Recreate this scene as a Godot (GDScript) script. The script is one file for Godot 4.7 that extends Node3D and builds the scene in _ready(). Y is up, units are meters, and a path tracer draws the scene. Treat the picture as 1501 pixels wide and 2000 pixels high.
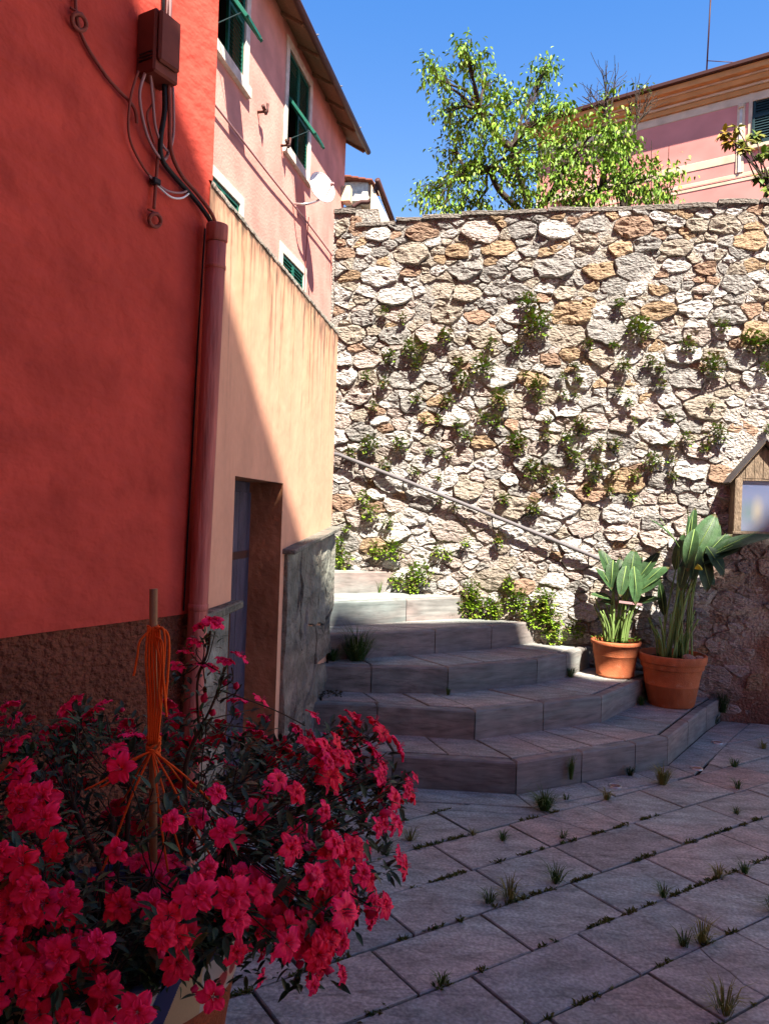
extends Node3D

const SUN := Vector3(0.288, 1.0, 0.685)          # towards the sun
const WALL_AT := Vector3(-0.6, 0, -6.85)         # left end of the rubble wall, at the ground
const WALL_TO := Vector3(3.4, 0, -6.15)
var rng := RandomNumberGenerator.new()
var noise := FastNoiseLite.new()
var names := {}
var M := {}
var wall_u: Vector3
var wall_n: Vector3

# ---------------------------------------------------------------- helpers
func numbered(called: String) -> String:
	names[called] = names.get(called, -1) + 1
	return called if names[called] == 0 else "%s_%03d" % [called, names[called]]

func tag(o: Node, label: String, category: String, group := "", kind := "") -> Node:
	o.set_meta("label", label)
	if category: o.set_meta("category", category)
	if group: o.set_meta("group", group)
	if kind: o.set_meta("kind", kind)
	return o

func thing(called: String, label: String, category: String, at := Vector3.ZERO, group := "") -> Node3D:
	var o := Node3D.new()
	o.name = numbered(called)
	add_child(o, true)
	o.position = at
	tag(o, label, category, group)
	return o

func obj(called: String, st, m: Material, parent: Node = null, normals := true) -> MeshInstance3D:
	var o := MeshInstance3D.new()
	if st is SurfaceTool:
		if normals: st.generate_normals()
		o.mesh = st.commit()
	else:
		o.mesh = st
	o.material_override = null
	if o.mesh.get_surface_count(): o.set_surface_override_material(0, m)
	if parent == null or parent == self:
		o.name = numbered(called)
		add_child(o, true)
	else:
		o.name = called
		parent.add_child(o, true)
	return o

func struct(called: String, st, m: Material, parent: Node = null) -> MeshInstance3D:
	var o := obj(called, st, m, parent)
	o.set_meta("kind", "structure")
	return o

func mb(smooth := false) -> SurfaceTool:
	var st := SurfaceTool.new()
	st.begin(Mesh.PRIMITIVE_TRIANGLES)
	st.set_smooth_group(0 if smooth else -1)
	return st

func tri(st: SurfaceTool, a: Vector3, b: Vector3, c: Vector3) -> void:   # counter-clockwise seen from outside
	st.add_vertex(a); st.add_vertex(c); st.add_vertex(b)

func quad(st: SurfaceTool, a: Vector3, b: Vector3, c: Vector3, d: Vector3) -> void:
	tri(st, a, b, c); tri(st, a, c, d)

func tri_uv(st: SurfaceTool, a: Vector3, b: Vector3, c: Vector3, ua: Vector2, ub: Vector2, uc: Vector2) -> void:
	st.set_uv(ua); st.add_vertex(a)
	st.set_uv(uc); st.add_vertex(c)
	st.set_uv(ub); st.add_vertex(b)

func quad_uv(st: SurfaceTool, p: Array, uv: Array) -> void:
	tri_uv(st, p[0], p[1], p[2], uv[0], uv[1], uv[2]); tri_uv(st, p[0], p[2], p[3], uv[0], uv[2], uv[3])

func box(st: SurfaceTool, t: Transform3D, size: Vector3, bev := 0.0) -> void:
	var h := size / 2
	bev = minf(bev, minf(h.x, minf(h.y, h.z)) * 0.9)
	if bev <= 0.0:
		var v := []
		for i in 8: v.append(t * Vector3(h.x * (1 if i & 1 else -1), h.y * (1 if i & 2 else -1), h.z * (1 if i & 4 else -1)))
		for f in [[0, 2, 3, 1], [4, 5, 7, 6], [0, 4, 6, 2], [1, 3, 7, 5], [0, 1, 5, 4], [2, 6, 7, 3]]: quad(st, v[f[0]], v[f[1]], v[f[2]], v[f[3]])
		return
	var c := func(i: int, ax: int) -> Vector3:
		var s := Vector3(1 if i & 1 else -1, 1 if i & 2 else -1, 1 if i & 4 else -1)
		var p := (h - Vector3.ONE * bev) * s
		p[ax] = h[ax] * s[ax]
		return t * p
	for f in [[0, 2, 3, 1, 2], [4, 5, 7, 6, 2], [0, 4, 6, 2, 0], [1, 3, 7, 5, 0], [0, 1, 5, 4, 1], [2, 6, 7, 3, 1]]:
		quad(st, c.call(f[0], f[4]), c.call(f[1], f[4]), c.call(f[2], f[4]), c.call(f[3], f[4]))
	var centre := t.origin
	for ax in 3:
		for i in 8:
			var j := i | (1 << ax)
			if j == i: continue
			var a1 := (ax + 1) % 3
			var a2 := (ax + 2) % 3
			_out(st, [c.call(i, a1), c.call(j, a1), c.call(j, a2), c.call(i, a2)], centre)
	for i in 8: _out(st, [c.call(i, 0), c.call(i, 1), c.call(i, 2)], centre)

func _out(st: SurfaceTool, p: Array, centre: Vector3) -> void:   # a convex face, turned outwards from centre
	var n: Vector3 = (p[1] - p[0]).cross(p[2] - p[0])
	if n.dot(p[0] - centre) < 0: p.reverse()
	for i in range(1, p.size() - 1): tri(st, p[0], p[i], p[i + 1])

func bar(st: SurfaceTool, a: Vector3, b: Vector3, w: float, h: float, up := Vector3.UP, bev := 0.0) -> void:   # a beam from a to b
	var z := (b - a).normalized()
	var x := up.cross(z).normalized()
	var y := z.cross(x)
	box(st, Transform3D(Basis(x, y, z), (a + b) / 2), Vector3(w, h, a.distance_to(b)), bev)

func tube(st: SurfaceTool, pts: Array, r, sides := 8, caps := true) -> void:
	var n := pts.size()
	var ring_prev := []
	var x := Vector3.ZERO
	for i in n:
		var d: Vector3 = (pts[mini(i + 1, n - 1)] - pts[maxi(i - 1, 0)]).normalized()
		if x == Vector3.ZERO: x = (Vector3.UP if absf(d.y) < 0.9 else Vector3.RIGHT).cross(d).normalized()
		x = (x - d * x.dot(d)).normalized()
		var y := d.cross(x)
		var rr: float = r[i] if r is Array else r
		var ring := []
		for k in sides: ring.append(pts[i] + (x * cos(TAU * k / sides) + y * sin(TAU * k / sides)) * rr)
		if i:
			for k in sides: quad(st, ring_prev[k], ring_prev[(k + 1) % sides], ring[(k + 1) % sides], ring[k])
		if caps and (i == 0 or i == n - 1):
			for k in range(1, sides - 1):
				if i == 0: tri(st, ring[0], ring[k + 1], ring[k])
				else: tri(st, ring[0], ring[k], ring[k + 1])
		ring_prev = ring

func spline(p: Array, steps := 5) -> Array:   # a smooth line through points
	var out := []
	for i in p.size() - 1:
		var a: Vector3 = p[maxi(i - 1, 0)]
		var d: Vector3 = p[mini(i + 2, p.size() - 1)]
		for k in steps: out.append((p[i] as Vector3).cubic_interpolate(p[i + 1], a, d, float(k) / steps))
	out.append(p[-1])
	return out

func lathe(st: SurfaceTool, prof: Array, seg := 40, at := Vector3.ZERO) -> void:   # Vector2(radius, height) upwards, seen from outside
	for i in prof.size() - 1:
		for k in seg:
			var a := TAU * k / seg
			var b := TAU * (k + 1) / seg
			var p := func(v: Vector2, w: float) -> Vector3: return at + Vector3(v.x * cos(w), v.y, -v.x * sin(w))
			quad(st, p.call(prof[i], a), p.call(prof[i], b), p.call(prof[i + 1], b), p.call(prof[i + 1], a))

func slab(st: SurfaceTool, poly: PackedVector2Array, top: float, thick: float, bev := 0.005, tilt := Vector2.ZERO) -> void:
	# a stone slab lying level: poly is (x, z); its top edge is worn round by bev
	if not Geometry2D.is_polygon_clockwise(poly): poly.reverse()      # (x, z) clockwise is counter-clockwise seen from above
	var mid := Vector2.ZERO
	for p in poly: mid += p
	mid /= poly.size()
	var inner := PackedVector2Array()
	var n := poly.size()
	for i in n:
		var d1 := (poly[i] - poly[i - 1]).normalized()
		var d2 := (poly[(i + 1) % n] - poly[i]).normalized()
		var nrm := Vector2(-d1.y, d1.x) + Vector2(-d2.y, d2.x)
		if nrm.length() < 0.1: nrm = mid - poly[i]
		nrm = nrm.normalized()
		if nrm.dot(mid - poly[i]) < 0: nrm = -nrm
		inner.append(poly[i] + nrm * bev * 1.3)
	var y := func(p: Vector2, dy: float) -> Vector3: return Vector3(p.x, top + dy + (p - mid).dot(tilt), p.y)
	for i in n:
		var j := (i + 1) % n
		_side(st, y.call(poly[i], -thick), y.call(poly[j], -thick), y.call(poly[j], -bev), y.call(poly[i], -bev), Vector3(mid.x, top - thick / 2, mid.y))
		_side(st, y.call(poly[i], -bev), y.call(poly[j], -bev), y.call(inner[j], 0.0), y.call(inner[i], 0.0), Vector3(mid.x, top - thick * 2, mid.y))
	var idx := Geometry2D.triangulate_polygon(inner)
	for k in range(0, idx.size(), 3):
		_side3(st, y.call(inner[idx[k]], 0.0), y.call(inner[idx[k + 1]], 0.0), y.call(inner[idx[k + 2]], 0.0), Vector3.UP)

func _side(st: SurfaceTool, a: Vector3, b: Vector3, c: Vector3, d: Vector3, centre: Vector3) -> void:
	if (b - a).cross(c - a).dot((a + c) / 2 - centre) < 0: quad(st, d, c, b, a)
	else: quad(st, a, b, c, d)

func _side3(st: SurfaceTool, a: Vector3, b: Vector3, c: Vector3, up: Vector3) -> void:
	if (b - a).cross(c - a).dot(up) < 0: tri(st, a, c, b)
	else: tri(st, a, b, c)

func prism(st: SurfaceTool, poly: PackedVector2Array, t: Transform3D, depth: float, bev := 0.0) -> void:
	# poly in t's x, y plane, its face at +z depth, edges worn by bev
	if Geometry2D.is_polygon_clockwise(poly): poly.reverse()
	var n := poly.size()
	var mid := Vector2.ZERO
	for p in poly: mid += p
	mid /= n
	var face := PackedVector2Array()
	for p in poly: face.append(p + (mid - p).normalized() * bev * 1.3)
	for i in n:
		var j := (i + 1) % n
		var a := poly[i]
		var b := poly[j]
		quad(st, t * Vector3(a.x, a.y, 0), t * Vector3(b.x, b.y, 0), t * Vector3(b.x, b.y, depth - bev), t * Vector3(a.x, a.y, depth - bev))
		if bev > 0: quad(st, t * Vector3(a.x, a.y, depth - bev), t * Vector3(b.x, b.y, depth - bev), t * Vector3(face[j].x, face[j].y, depth), t * Vector3(face[i].x, face[i].y, depth))
	var idx := Geometry2D.triangulate_polygon(face)
	var up := t.basis.z
	for k in range(0, idx.size(), 3):
		_side3(st, t * Vector3(face[idx[k]].x, face[idx[k]].y, depth), t * Vector3(face[idx[k + 1]].x, face[idx[k + 1]].y, depth), t * Vector3(face[idx[k + 2]].x, face[idx[k + 2]].y, depth), up)

func lin(r: float, g: float, b: float) -> Color:
	return Color(r, g, b).linear_to_srgb()

# ---------------------------------------------------------------- materials
func ntex(seed_: int, freq: float, octaves := 4, lo := 0.0, hi := 1.0, type := FastNoiseLite.TYPE_SIMPLEX_SMOOTH, size := 512, mid := 0.5) -> NoiseTexture2D:
	var f := FastNoiseLite.new()
	f.seed = seed_; f.frequency = freq; f.noise_type = type; f.fractal_octaves = octaves
	f.fractal_type = FastNoiseLite.FRACTAL_FBM if octaves > 1 else FastNoiseLite.FRACTAL_NONE
	var t := NoiseTexture2D.new()
	t.width = size; t.height = size; t.seamless = true; t.noise = f; t.normalize = true
	var g := Gradient.new()
	g.set_color(0, Color(lo, lo, lo)); g.set_color(1, Color(hi, hi, hi))
	if mid != 0.5:
		g.set_color(0, Color(lo, lo, lo)); g.add_point(mid, Color((lo + hi) / 2, (lo + hi) / 2, (lo + hi) / 2))
	t.color_ramp = g
	return t

func rtex(seed_: int, freq: float, octaves: int, cols: Array, stops: Array, size := 512, type := FastNoiseLite.TYPE_SIMPLEX_SMOOTH) -> NoiseTexture2D:
	var t := ntex(seed_, freq, octaves, 0, 1, type, size)
	var g := Gradient.new()
	g.offsets = PackedFloat32Array(stops)
	g.colors = PackedColorArray(cols)
	t.color_ramp = g
	return t

func mat(called: String, c: Color, rough := 0.9, tex: Texture2D = null, scale := Vector3.ONE, bump: Texture2D = null, relief := 0.0, vertex := false, world := true) -> StandardMaterial3D:
	var m := StandardMaterial3D.new()
	m.resource_name = called
	m.albedo_color = c
	m.roughness = rough
	m.metallic_specular = 0.3
	if tex or bump:
		m.uv1_triplanar = true
		m.uv1_world_triplanar = world
		m.uv1_scale = scale
	if tex: m.albedo_texture = tex
	if bump:
		m.heightmap_enabled = true
		m.heightmap_texture = bump
		m.heightmap_scale = relief
	m.vertex_color_use_as_albedo = vertex
	m.cull_mode = BaseMaterial3D.CULL_DISABLED
	M[called] = m
	return m

func layer(m: StandardMaterial3D, tex: Texture2D, scale: Vector3) -> void:   # a second, coarser pattern multiplied in
	m.detail_enabled = true
	m.detail_blend_mode = BaseMaterial3D.BLEND_MODE_MUL
	m.detail_uv_layer = BaseMaterial3D.DETAIL_UV_2
	m.detail_albedo = tex
	m.uv2_triplanar = true
	m.uv2_world_triplanar = true
	m.uv2_scale = scale

func stained_plaster(w: int, h: int) -> ImageTexture:   # ochre plaster, water stains run down from the coping
	var im := Image.create(w, h, false, Image.FORMAT_RGB8)
	var f := FastNoiseLite.new(); f.seed = 5; f.frequency = 0.01; f.fractal_octaves = 5
	var g := FastNoiseLite.new(); g.seed = 9; g.frequency = 0.03; g.fractal_octaves = 4
	for x in w:
		var run := clampf(g.get_noise_2d(x * 0.9, 0) * 1.5 + 0.42, 0, 1)         # how far this column's stain runs
		var fine := g.get_noise_2d(x * 2.2, 70.0)
		for y in h:
			var v := float(y) / h
			var base := 1.0 + 0.12 * f.get_noise_2d(x, y * 0.6) + 0.05 * g.get_noise_2d(x * 2, y * 2)
			var k := clampf(1.0 - v / (0.05 + 0.42 * run * run + 0.05 * fine), 0, 1)
			k = k * k * clampf(0.50 + 1.3 * g.get_noise_2d(x * 1.2, y * 0.30) + 0.7 * f.get_noise_2d(x * 4, y * 2), 0, 1)
			k = maxf(k, clampf(1.0 - v / 0.018 + 1.2 * f.get_noise_2d(x * 3, y * 3), 0, 1) * 0.9)
			var streak := clampf(g.get_noise_2d(x * 3.0, y * 0.16 + 300) * 1.6 - 0.35, 0, 1) * clampf(1.1 - v, 0, 1) * clampf(0.1 + 2.6 * f.get_noise_2d(x * 0.7, y * 0.5 + 99), 0, 1) * 0.26
			var c := Vector3(0.665, 0.345, 0.225) * base
			c = c.lerp(Vector3(0.56, 0.34, 0.18), clampf((0.30 - v) * 1.6, 0, 1) * clampf(0.5 + f.get_noise_2d(x * 0.7, 50) * 1.5, 0, 1))
			c = c.lerp(Vector3(0.075, 0.06, 0.042), clampf(k + streak, 0, 0.93))
			im.set_pixel(x, y, Color(c.x, c.y, c.z).linear_to_srgb())
	return ImageTexture.create_from_image(im)

func slate_image(w: int, h: int) -> ImageTexture:   # cleft slate: warm and cool zones, bedding lines, hairline cracks
	var im := Image.create(w, h, false, Image.FORMAT_RGB8)
	var f := FastNoiseLite.new(); f.seed = 21; f.frequency = 0.004; f.fractal_octaves = 4
	var g := FastNoiseLite.new(); g.seed = 22; g.frequency = 0.02; g.fractal_octaves = 5
	for y in h:
		for x in w:
			var a := TAU * x / w
			var b := TAU * y / h
			var p := Vector3(cos(a) * w / TAU, sin(a) * w / TAU, cos(b) * h / TAU)
			var q := sin(b) * h / TAU
			var warm := clampf(0.5 + 1.3 * f.get_noise_3d(p.x + q, p.y, p.z + q * 0.7), 0, 1)
			var tone := 1.0 + 0.45 * g.get_noise_3d(p.x * 0.6, p.y * 0.6 + q, p.z * 1.4)
			var ln := absf(f.get_noise_3d(p.x * 0.8 + 90, p.y * 0.8 - q * 3.0, p.z * 4.0))
			var c := Vector3(0.90, 1.0, 0.98).lerp(Vector3(1.08, 0.95, 0.90), warm) * tone
			c *= 1.0 - 0.30 * clampf(1.0 - ln * 16, 0, 1)
			im.set_pixel(x, y, Color(clampf(c.x * 0.72, 0, 1), clampf(c.y * 0.72, 0, 1), clampf(c.z * 0.72, 0, 1)).linear_to_srgb())
	return ImageTexture.create_from_image(im)

func make_materials() -> void:
	var fine := ntex(1, 0.09, 3)
	var rough := ntex(2, 0.025, 5)
	var mottle := ntex(3, 0.006, 5, 0.80, 1.0)
	var blotch := ntex(4, 0.004, 4, 0.72, 1.0)
	var speck := ntex(5, 0.05, 4, 0.70, 1.0)
	var streaks := ntex(6, 0.012, 5, 0.66, 1.0)
	var craggy := ntex(7, 0.018, 5, 0, 1, FastNoiseLite.TYPE_SIMPLEX, 1024)
	var m: StandardMaterial3D
	m = mat("red_plaster", lin(0.66, 0.088, 0.060), 0.92, mottle, Vector3.ONE * 0.9, rough, 1.1); layer(m, rtex(12, 0.006, 5, [Color(0.84, 0.82, 0.82), Color(0.97, 0.97, 0.97), Color(1, 1, 1)], [0.0, 0.4, 1.0]), Vector3(1.3, 0.8, 1.3))
	m = mat("red_roughcast", lin(0.27, 0.088, 0.050), 0.95, speck, Vector3.ONE * 2.2, rough, 3.0); layer(m, blotch, Vector3.ONE * 0.6)
	m = mat("ochre_plaster", Color.WHITE, 0.92); m.albedo_texture = stained_plaster(1024, 768); m.texture_repeat = false; m.heightmap_enabled = true; m.heightmap_texture = rough; m.heightmap_scale = 0.35
	m = mat("ochre_reveal", lin(0.62, 0.27, 0.14), 0.92, mottle, Vector3.ONE * 1.2, rough, 0.6); layer(m, blotch, Vector3(1.5, 0.6, 1.5))
	m = mat("pink_plaster", lin(0.80, 0.385, 0.31), 0.9, mottle, Vector3.ONE * 0.35, fine, 0.4)
	m = mat("rose_plaster", lin(0.80, 0.32, 0.275), 0.9, mottle, Vector3.ONE * 0.25)
	m = mat("cream_paint", lin(0.78, 0.60, 0.42), 0.85, mottle, Vector3.ONE * 0.8)
	m = mat("white_paint", lin(0.78, 0.72, 0.62), 0.85, mottle, Vector3.ONE * 1.5)
	m = mat("cornice_paint", lin(0.70, 0.33, 0.12), 0.85, mottle, Vector3.ONE * 0.6)
	m = mat("green_paint", lin(0.012, 0.13, 0.09), 0.6, mottle, Vector3.ONE * 2)
	m = mat("dark_green_paint", lin(0.02, 0.045, 0.05), 0.6)
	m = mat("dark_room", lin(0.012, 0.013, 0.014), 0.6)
	m = mat("eave_board", lin(0.30, 0.17, 0.10), 0.9, speck, Vector3.ONE * 1.2, rough, 0.6)
	m = mat("gutter_metal", lin(0.07, 0.03, 0.025), 0.5)
	m = mat("roof_tile", lin(0.30, 0.10, 0.06), 0.9, speck, Vector3.ONE)
	m = mat("mortar", Color.WHITE, 0.95, speck, Vector3.ONE * 1.6, craggy, 1.6, true); layer(m, blotch, Vector3.ONE * 0.9)
	m = mat("rubble", Color.WHITE, 0.93, speck, Vector3(1.1, 2.2, 1.1), craggy, 1.7, true); layer(m, speck, Vector3.ONE * 3.0)
	var slate := slate_image(512, 512)
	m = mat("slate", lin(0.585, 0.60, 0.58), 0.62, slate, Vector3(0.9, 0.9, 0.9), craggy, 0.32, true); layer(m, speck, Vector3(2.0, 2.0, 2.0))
	m = mat("riser", lin(0.37, 0.355, 0.345), 0.75, slate, Vector3(1.0, 2.2, 1.0), streaks, 0.7, true); layer(m, mottle, Vector3(1.5, 1.5, 1.5))  # darker than the slate treads: shade of upright faces put into the colour
	m = mat("cladding", lin(0.42, 0.39, 0.34), 0.85, slate, Vector3(1.1, 0.8, 1.1), craggy, 1.2, true); layer(m, blotch, Vector3.ONE * 2.5)
	m = mat("pale_paving", lin(0.60, 0.56, 0.50), 0.9, speck, Vector3.ONE * 1.0)  # only for the unseen square, pale so it throws light into the shade
	m = mat("soil", lin(0.035, 0.028, 0.018), 1.0, speck, Vector3.ONE * 4, rough, 3.0)
	m = mat("joint_soil", lin(0.020, 0.017, 0.012), 1.0, speck, Vector3.ONE * 4)
	m = mat("pipe_paint", lin(0.60, 0.19, 0.155), 0.75, streaks, Vector3(3.5, 0.35, 3.5), rough, 0.5)
	m = mat("box_paint", lin(0.19, 0.050, 0.035), 0.65, mottle, Vector3.ONE * 3)
	m = mat("cable_red", lin(0.22, 0.06, 0.045), 0.7)
	m = mat("cable_black", lin(0.02, 0.016, 0.018), 0.5)
	m = mat("cable_grey", lin(0.34, 0.20, 0.20), 0.6)
	m = mat("door_paint", lin(0.11, 0.095, 0.14), 0.5, streaks, Vector3(2, 0.5, 2), fine, 0.3)
	m = mat("terracotta", Color.WHITE, 0.8, rtex(14, 0.012, 5, [lin(0.40, 0.11, 0.045), lin(0.54, 0.155, 0.065), lin(0.55, 0.165, 0.07), lin(0.62, 0.33, 0.22)], [0.0, 0.35, 0.72, 1.0]), Vector3(2.2, 1.6, 2.2), fine, 0.25); layer(m, blotch, Vector3(2.5, 1.2, 2.5))
	m = mat("terracotta_dull", lin(0.36, 0.09, 0.04), 0.85, blotch, Vector3.ONE * 2, fine, 0.4)
	m = mat("weathered_wood", lin(0.36, 0.27, 0.19), 0.85, streaks, Vector3(7, 0.8, 7), ntex(10, 0.05, 3), 1.0, false, true)
	m = mat("cane", lin(0.38, 0.20, 0.085), 0.7, mottle, Vector3.ONE * 8)
	m = mat("twine", lin(0.72, 0.10, 0.012), 0.8)
	m = mat("rail_metal", lin(0.13, 0.12, 0.125), 0.6)
	m = mat("steel", lin(0.45, 0.43, 0.42), 0.35); m.metallic = 0.8
	m = mat("dish_white", lin(0.80, 0.80, 0.80), 0.5)
	m = mat("roof_sheet", lin(0.06, 0.055, 0.06), 0.6)
	m = mat("bark", lin(0.10, 0.075, 0.06), 0.95, speck, Vector3.ONE * 6, rough, 2.0)
	m = mat("twig", lin(0.055, 0.035, 0.022), 0.9)
	m = mat("leaf", Color.WHITE, 0.5, null, Vector3.ONE, null, 0, true); m.backlight_enabled = true; m.backlight = lin(0.10, 0.14, 0.02)
	m = mat("glossy_leaf", Color.WHITE, 0.46, speck, Vector3.ONE * 5, rough, 0.15, true)
	m = mat("petal", Color.WHITE, 0.6, null, Vector3.ONE, null, 0, true); m.backlight_enabled = true; m.backlight = lin(0.22, 0.01, 0.03)
	m = mat("stalk", lin(0.16, 0.24, 0.07), 0.5)
	m = mat("pebble", lin(0.42, 0.26, 0.20), 0.9, speck, Vector3.ONE * 5, rough, 1.5)
	m = mat("yellow_petal", lin(0.75, 0.62, 0.05), 0.5)
	m = StandardMaterial3D.new(); m.resource_name = "pane"; m.transparency = BaseMaterial3D.TRANSPARENCY_ALPHA; m.albedo_color = Color(0.5, 0.55, 0.6, 0.03); m.roughness = 0.03; M.pane = m

# ---------------------------------------------------------------- pavement and stairs
const STEP_H := 0.18

func front_line(i: int) -> PackedVector2Array:   # (x, z) of each step's front edge, from the house wall to the rubble wall
	return [
		PackedVector2Array([Vector2(-0.78, -4.53), Vector2(0.10, -4.485), Vector2(0.815, -4.435), Vector2(1.65, -4.89), Vector2(1.92, -5.06), Vector2(2.54, -5.93), Vector2(2.83, -6.30)]),
		PackedVector2Array([Vector2(-0.72, -4.93), Vector2(0.0, -4.92), Vector2(0.62, -4.86), Vector2(1.11, -5.14), Vector2(1.57, -5.39), Vector2(2.04, -5.99), Vector2(2.36, -6.40)]),
		PackedVector2Array([Vector2(-0.70, -5.25), Vector2(-0.05, -5.26), Vector2(0.48, -5.31), Vector2(1.18, -5.73), Vector2(1.46, -6.0), Vector2(1.80, -6.48)]),
		PackedVector2Array([Vector2(-0.62, -5.33), Vector2(-0.37, -5.43), Vector2(0.42, -5.84), Vector2(0.89, -6.13), Vector2(1.36, -6.55)]),
		PackedVector2Array([Vector2(-1.3, -5.40), Vector2(-0.42, -5.80), Vector2(0.78, -6.62)]),
		PackedVector2Array([Vector2(-1.3, -6.12), Vector2(-0.46, -6.46), Vector2(0.18, -6.75)]),
	][i]

func shifted(line: PackedVector2Array, by: float) -> PackedVector2Array:   # moved inwards (uphill) by that much
	var out := PackedVector2Array()
	var n := line.size()
	for i in n:
		var d1 := (line[i] - line[maxi(i - 1, 0)]).normalized()
		var d2 := (line[mini(i + 1, n - 1)] - line[i]).normalized()
		var n1 := Vector2(d1.y, -d1.x)
		var n2 := Vector2(d2.y, -d2.x)
		if i == 0: n1 = n2
		if i == n - 1: n2 = n1
		var s := (n1 + n2).normalized()
		out.append(line[i] + s * by / maxf(0.5, s.dot(n2)))
	return out

func along(line: PackedVector2Array, f: float) -> Vector2:   # the point at share f of the line's length
	var total := 0.0
	for i in line.size() - 1: total += line[i].distance_to(line[i + 1])
	var left := f * total
	for i in line.size() - 1:
		var l := line[i].distance_to(line[i + 1])
		if left <= l or i == line.size() - 2: return line[i].lerp(line[i + 1], left / l)
		left -= l
	return line[-1]

func slate_tone() -> Color:
	var k := rng.randf_range(0.80, 1.14)
	var w := rng.randf_range(-1, 1)
	return Color(k * (1.0 + 0.09 * w), k * (1.0 - 0.035 * maxf(w, 0)), k * (1.0 - 0.05 * w))

func stations(line: PackedVector2Array, want: float) -> Array:   # shares of the length: every corner, and cuts about `want` apart
	var total := 0.0
	for i in line.size() - 1: total += line[i].distance_to(line[i + 1])
	var out := [0.0]
	var at := 0.0
	for i in line.size() - 1:
		var l := line[i].distance_to(line[i + 1])
		var n := maxi(1, roundi(l / want))
		for k in n:
			var f := (k + 1.0) / n
			if k < n - 1: f += rng.randf_range(-0.12, 0.12) / n
			out.append((at + l * f) / total)
		at += l
	out[-1] = 1.0
	return out

func gap_quad(a: Vector2, b: Vector2, c: Vector2, d: Vector2, gap: float) -> PackedVector2Array:
	var p := PackedVector2Array([a, b, c, d])
	var o := Geometry2D.offset_polygon(p, -gap, Geometry2D.JOIN_MITER)
	return o[0] if o.size() else p

func make_stairs() -> void:
	var s := thing("stone_staircase", "curved flight of six grey slate steps rising along the rubble wall", "staircase")
	for i in 6:
		var step := Node3D.new()
		step.name = "step"
		s.add_child(step, true)
		var h := STEP_H * (i + 1)
		var line := front_line(i)
		var back: PackedVector2Array
		if i < 5: back = shifted(front_line(i + 1), 0.035)
		else: back = PackedVector2Array([Vector2(-1.3, -6.98), Vector2(0.22, -6.73)])
		var inner := shifted(line, 0.078)
		# upright blocks whose tops show as the narrow nosing
		var st_f := stations(line, 0.62)
		for k in st_f.size() - 1:
			var a := along(line, st_f[k]); var b := along(line, st_f[k + 1])
			var c := along(inner, st_f[k + 1]); var d := along(inner, st_f[k])
			var st := mb()
			st.set_color(slate_tone())
			slab(st, gap_quad(a, b, c, d, 0.0035), h + rng.randf_range(-0.0015, 0.0015), STEP_H + 0.01, 0.010)
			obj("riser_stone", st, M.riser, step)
		var inner2 := shifted(line, 0.082)
		var st_t := stations(inner2, 0.36)
		for k in st_t.size() - 1:
			var a := along(inner2, st_t[k]); var b := along(inner2, st_t[k + 1])
			var c := along(back, st_t[k + 1]); var d := along(back, st_t[k])
			var st := mb()
			st.set_color(slate_tone())
			slab(st, gap_quad(a, b, c, d, 0.0065), h - rng.randf_range(0.0, 0.004), 0.05, 0.004, Vector2(rng.randf_range(-0.006, 0.006), rng.randf_range(-0.006, 0.006)))
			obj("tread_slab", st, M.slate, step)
		var bed := mb()
		var outline := inner.duplicate()
		for k in range(back.size() - 1, -1, -1): outline.append(back[k])
		slab(bed, outline, h - 0.014, 0.03, 0.0)
		obj("mortar_bed", bed, M.joint_soil, step)

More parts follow.
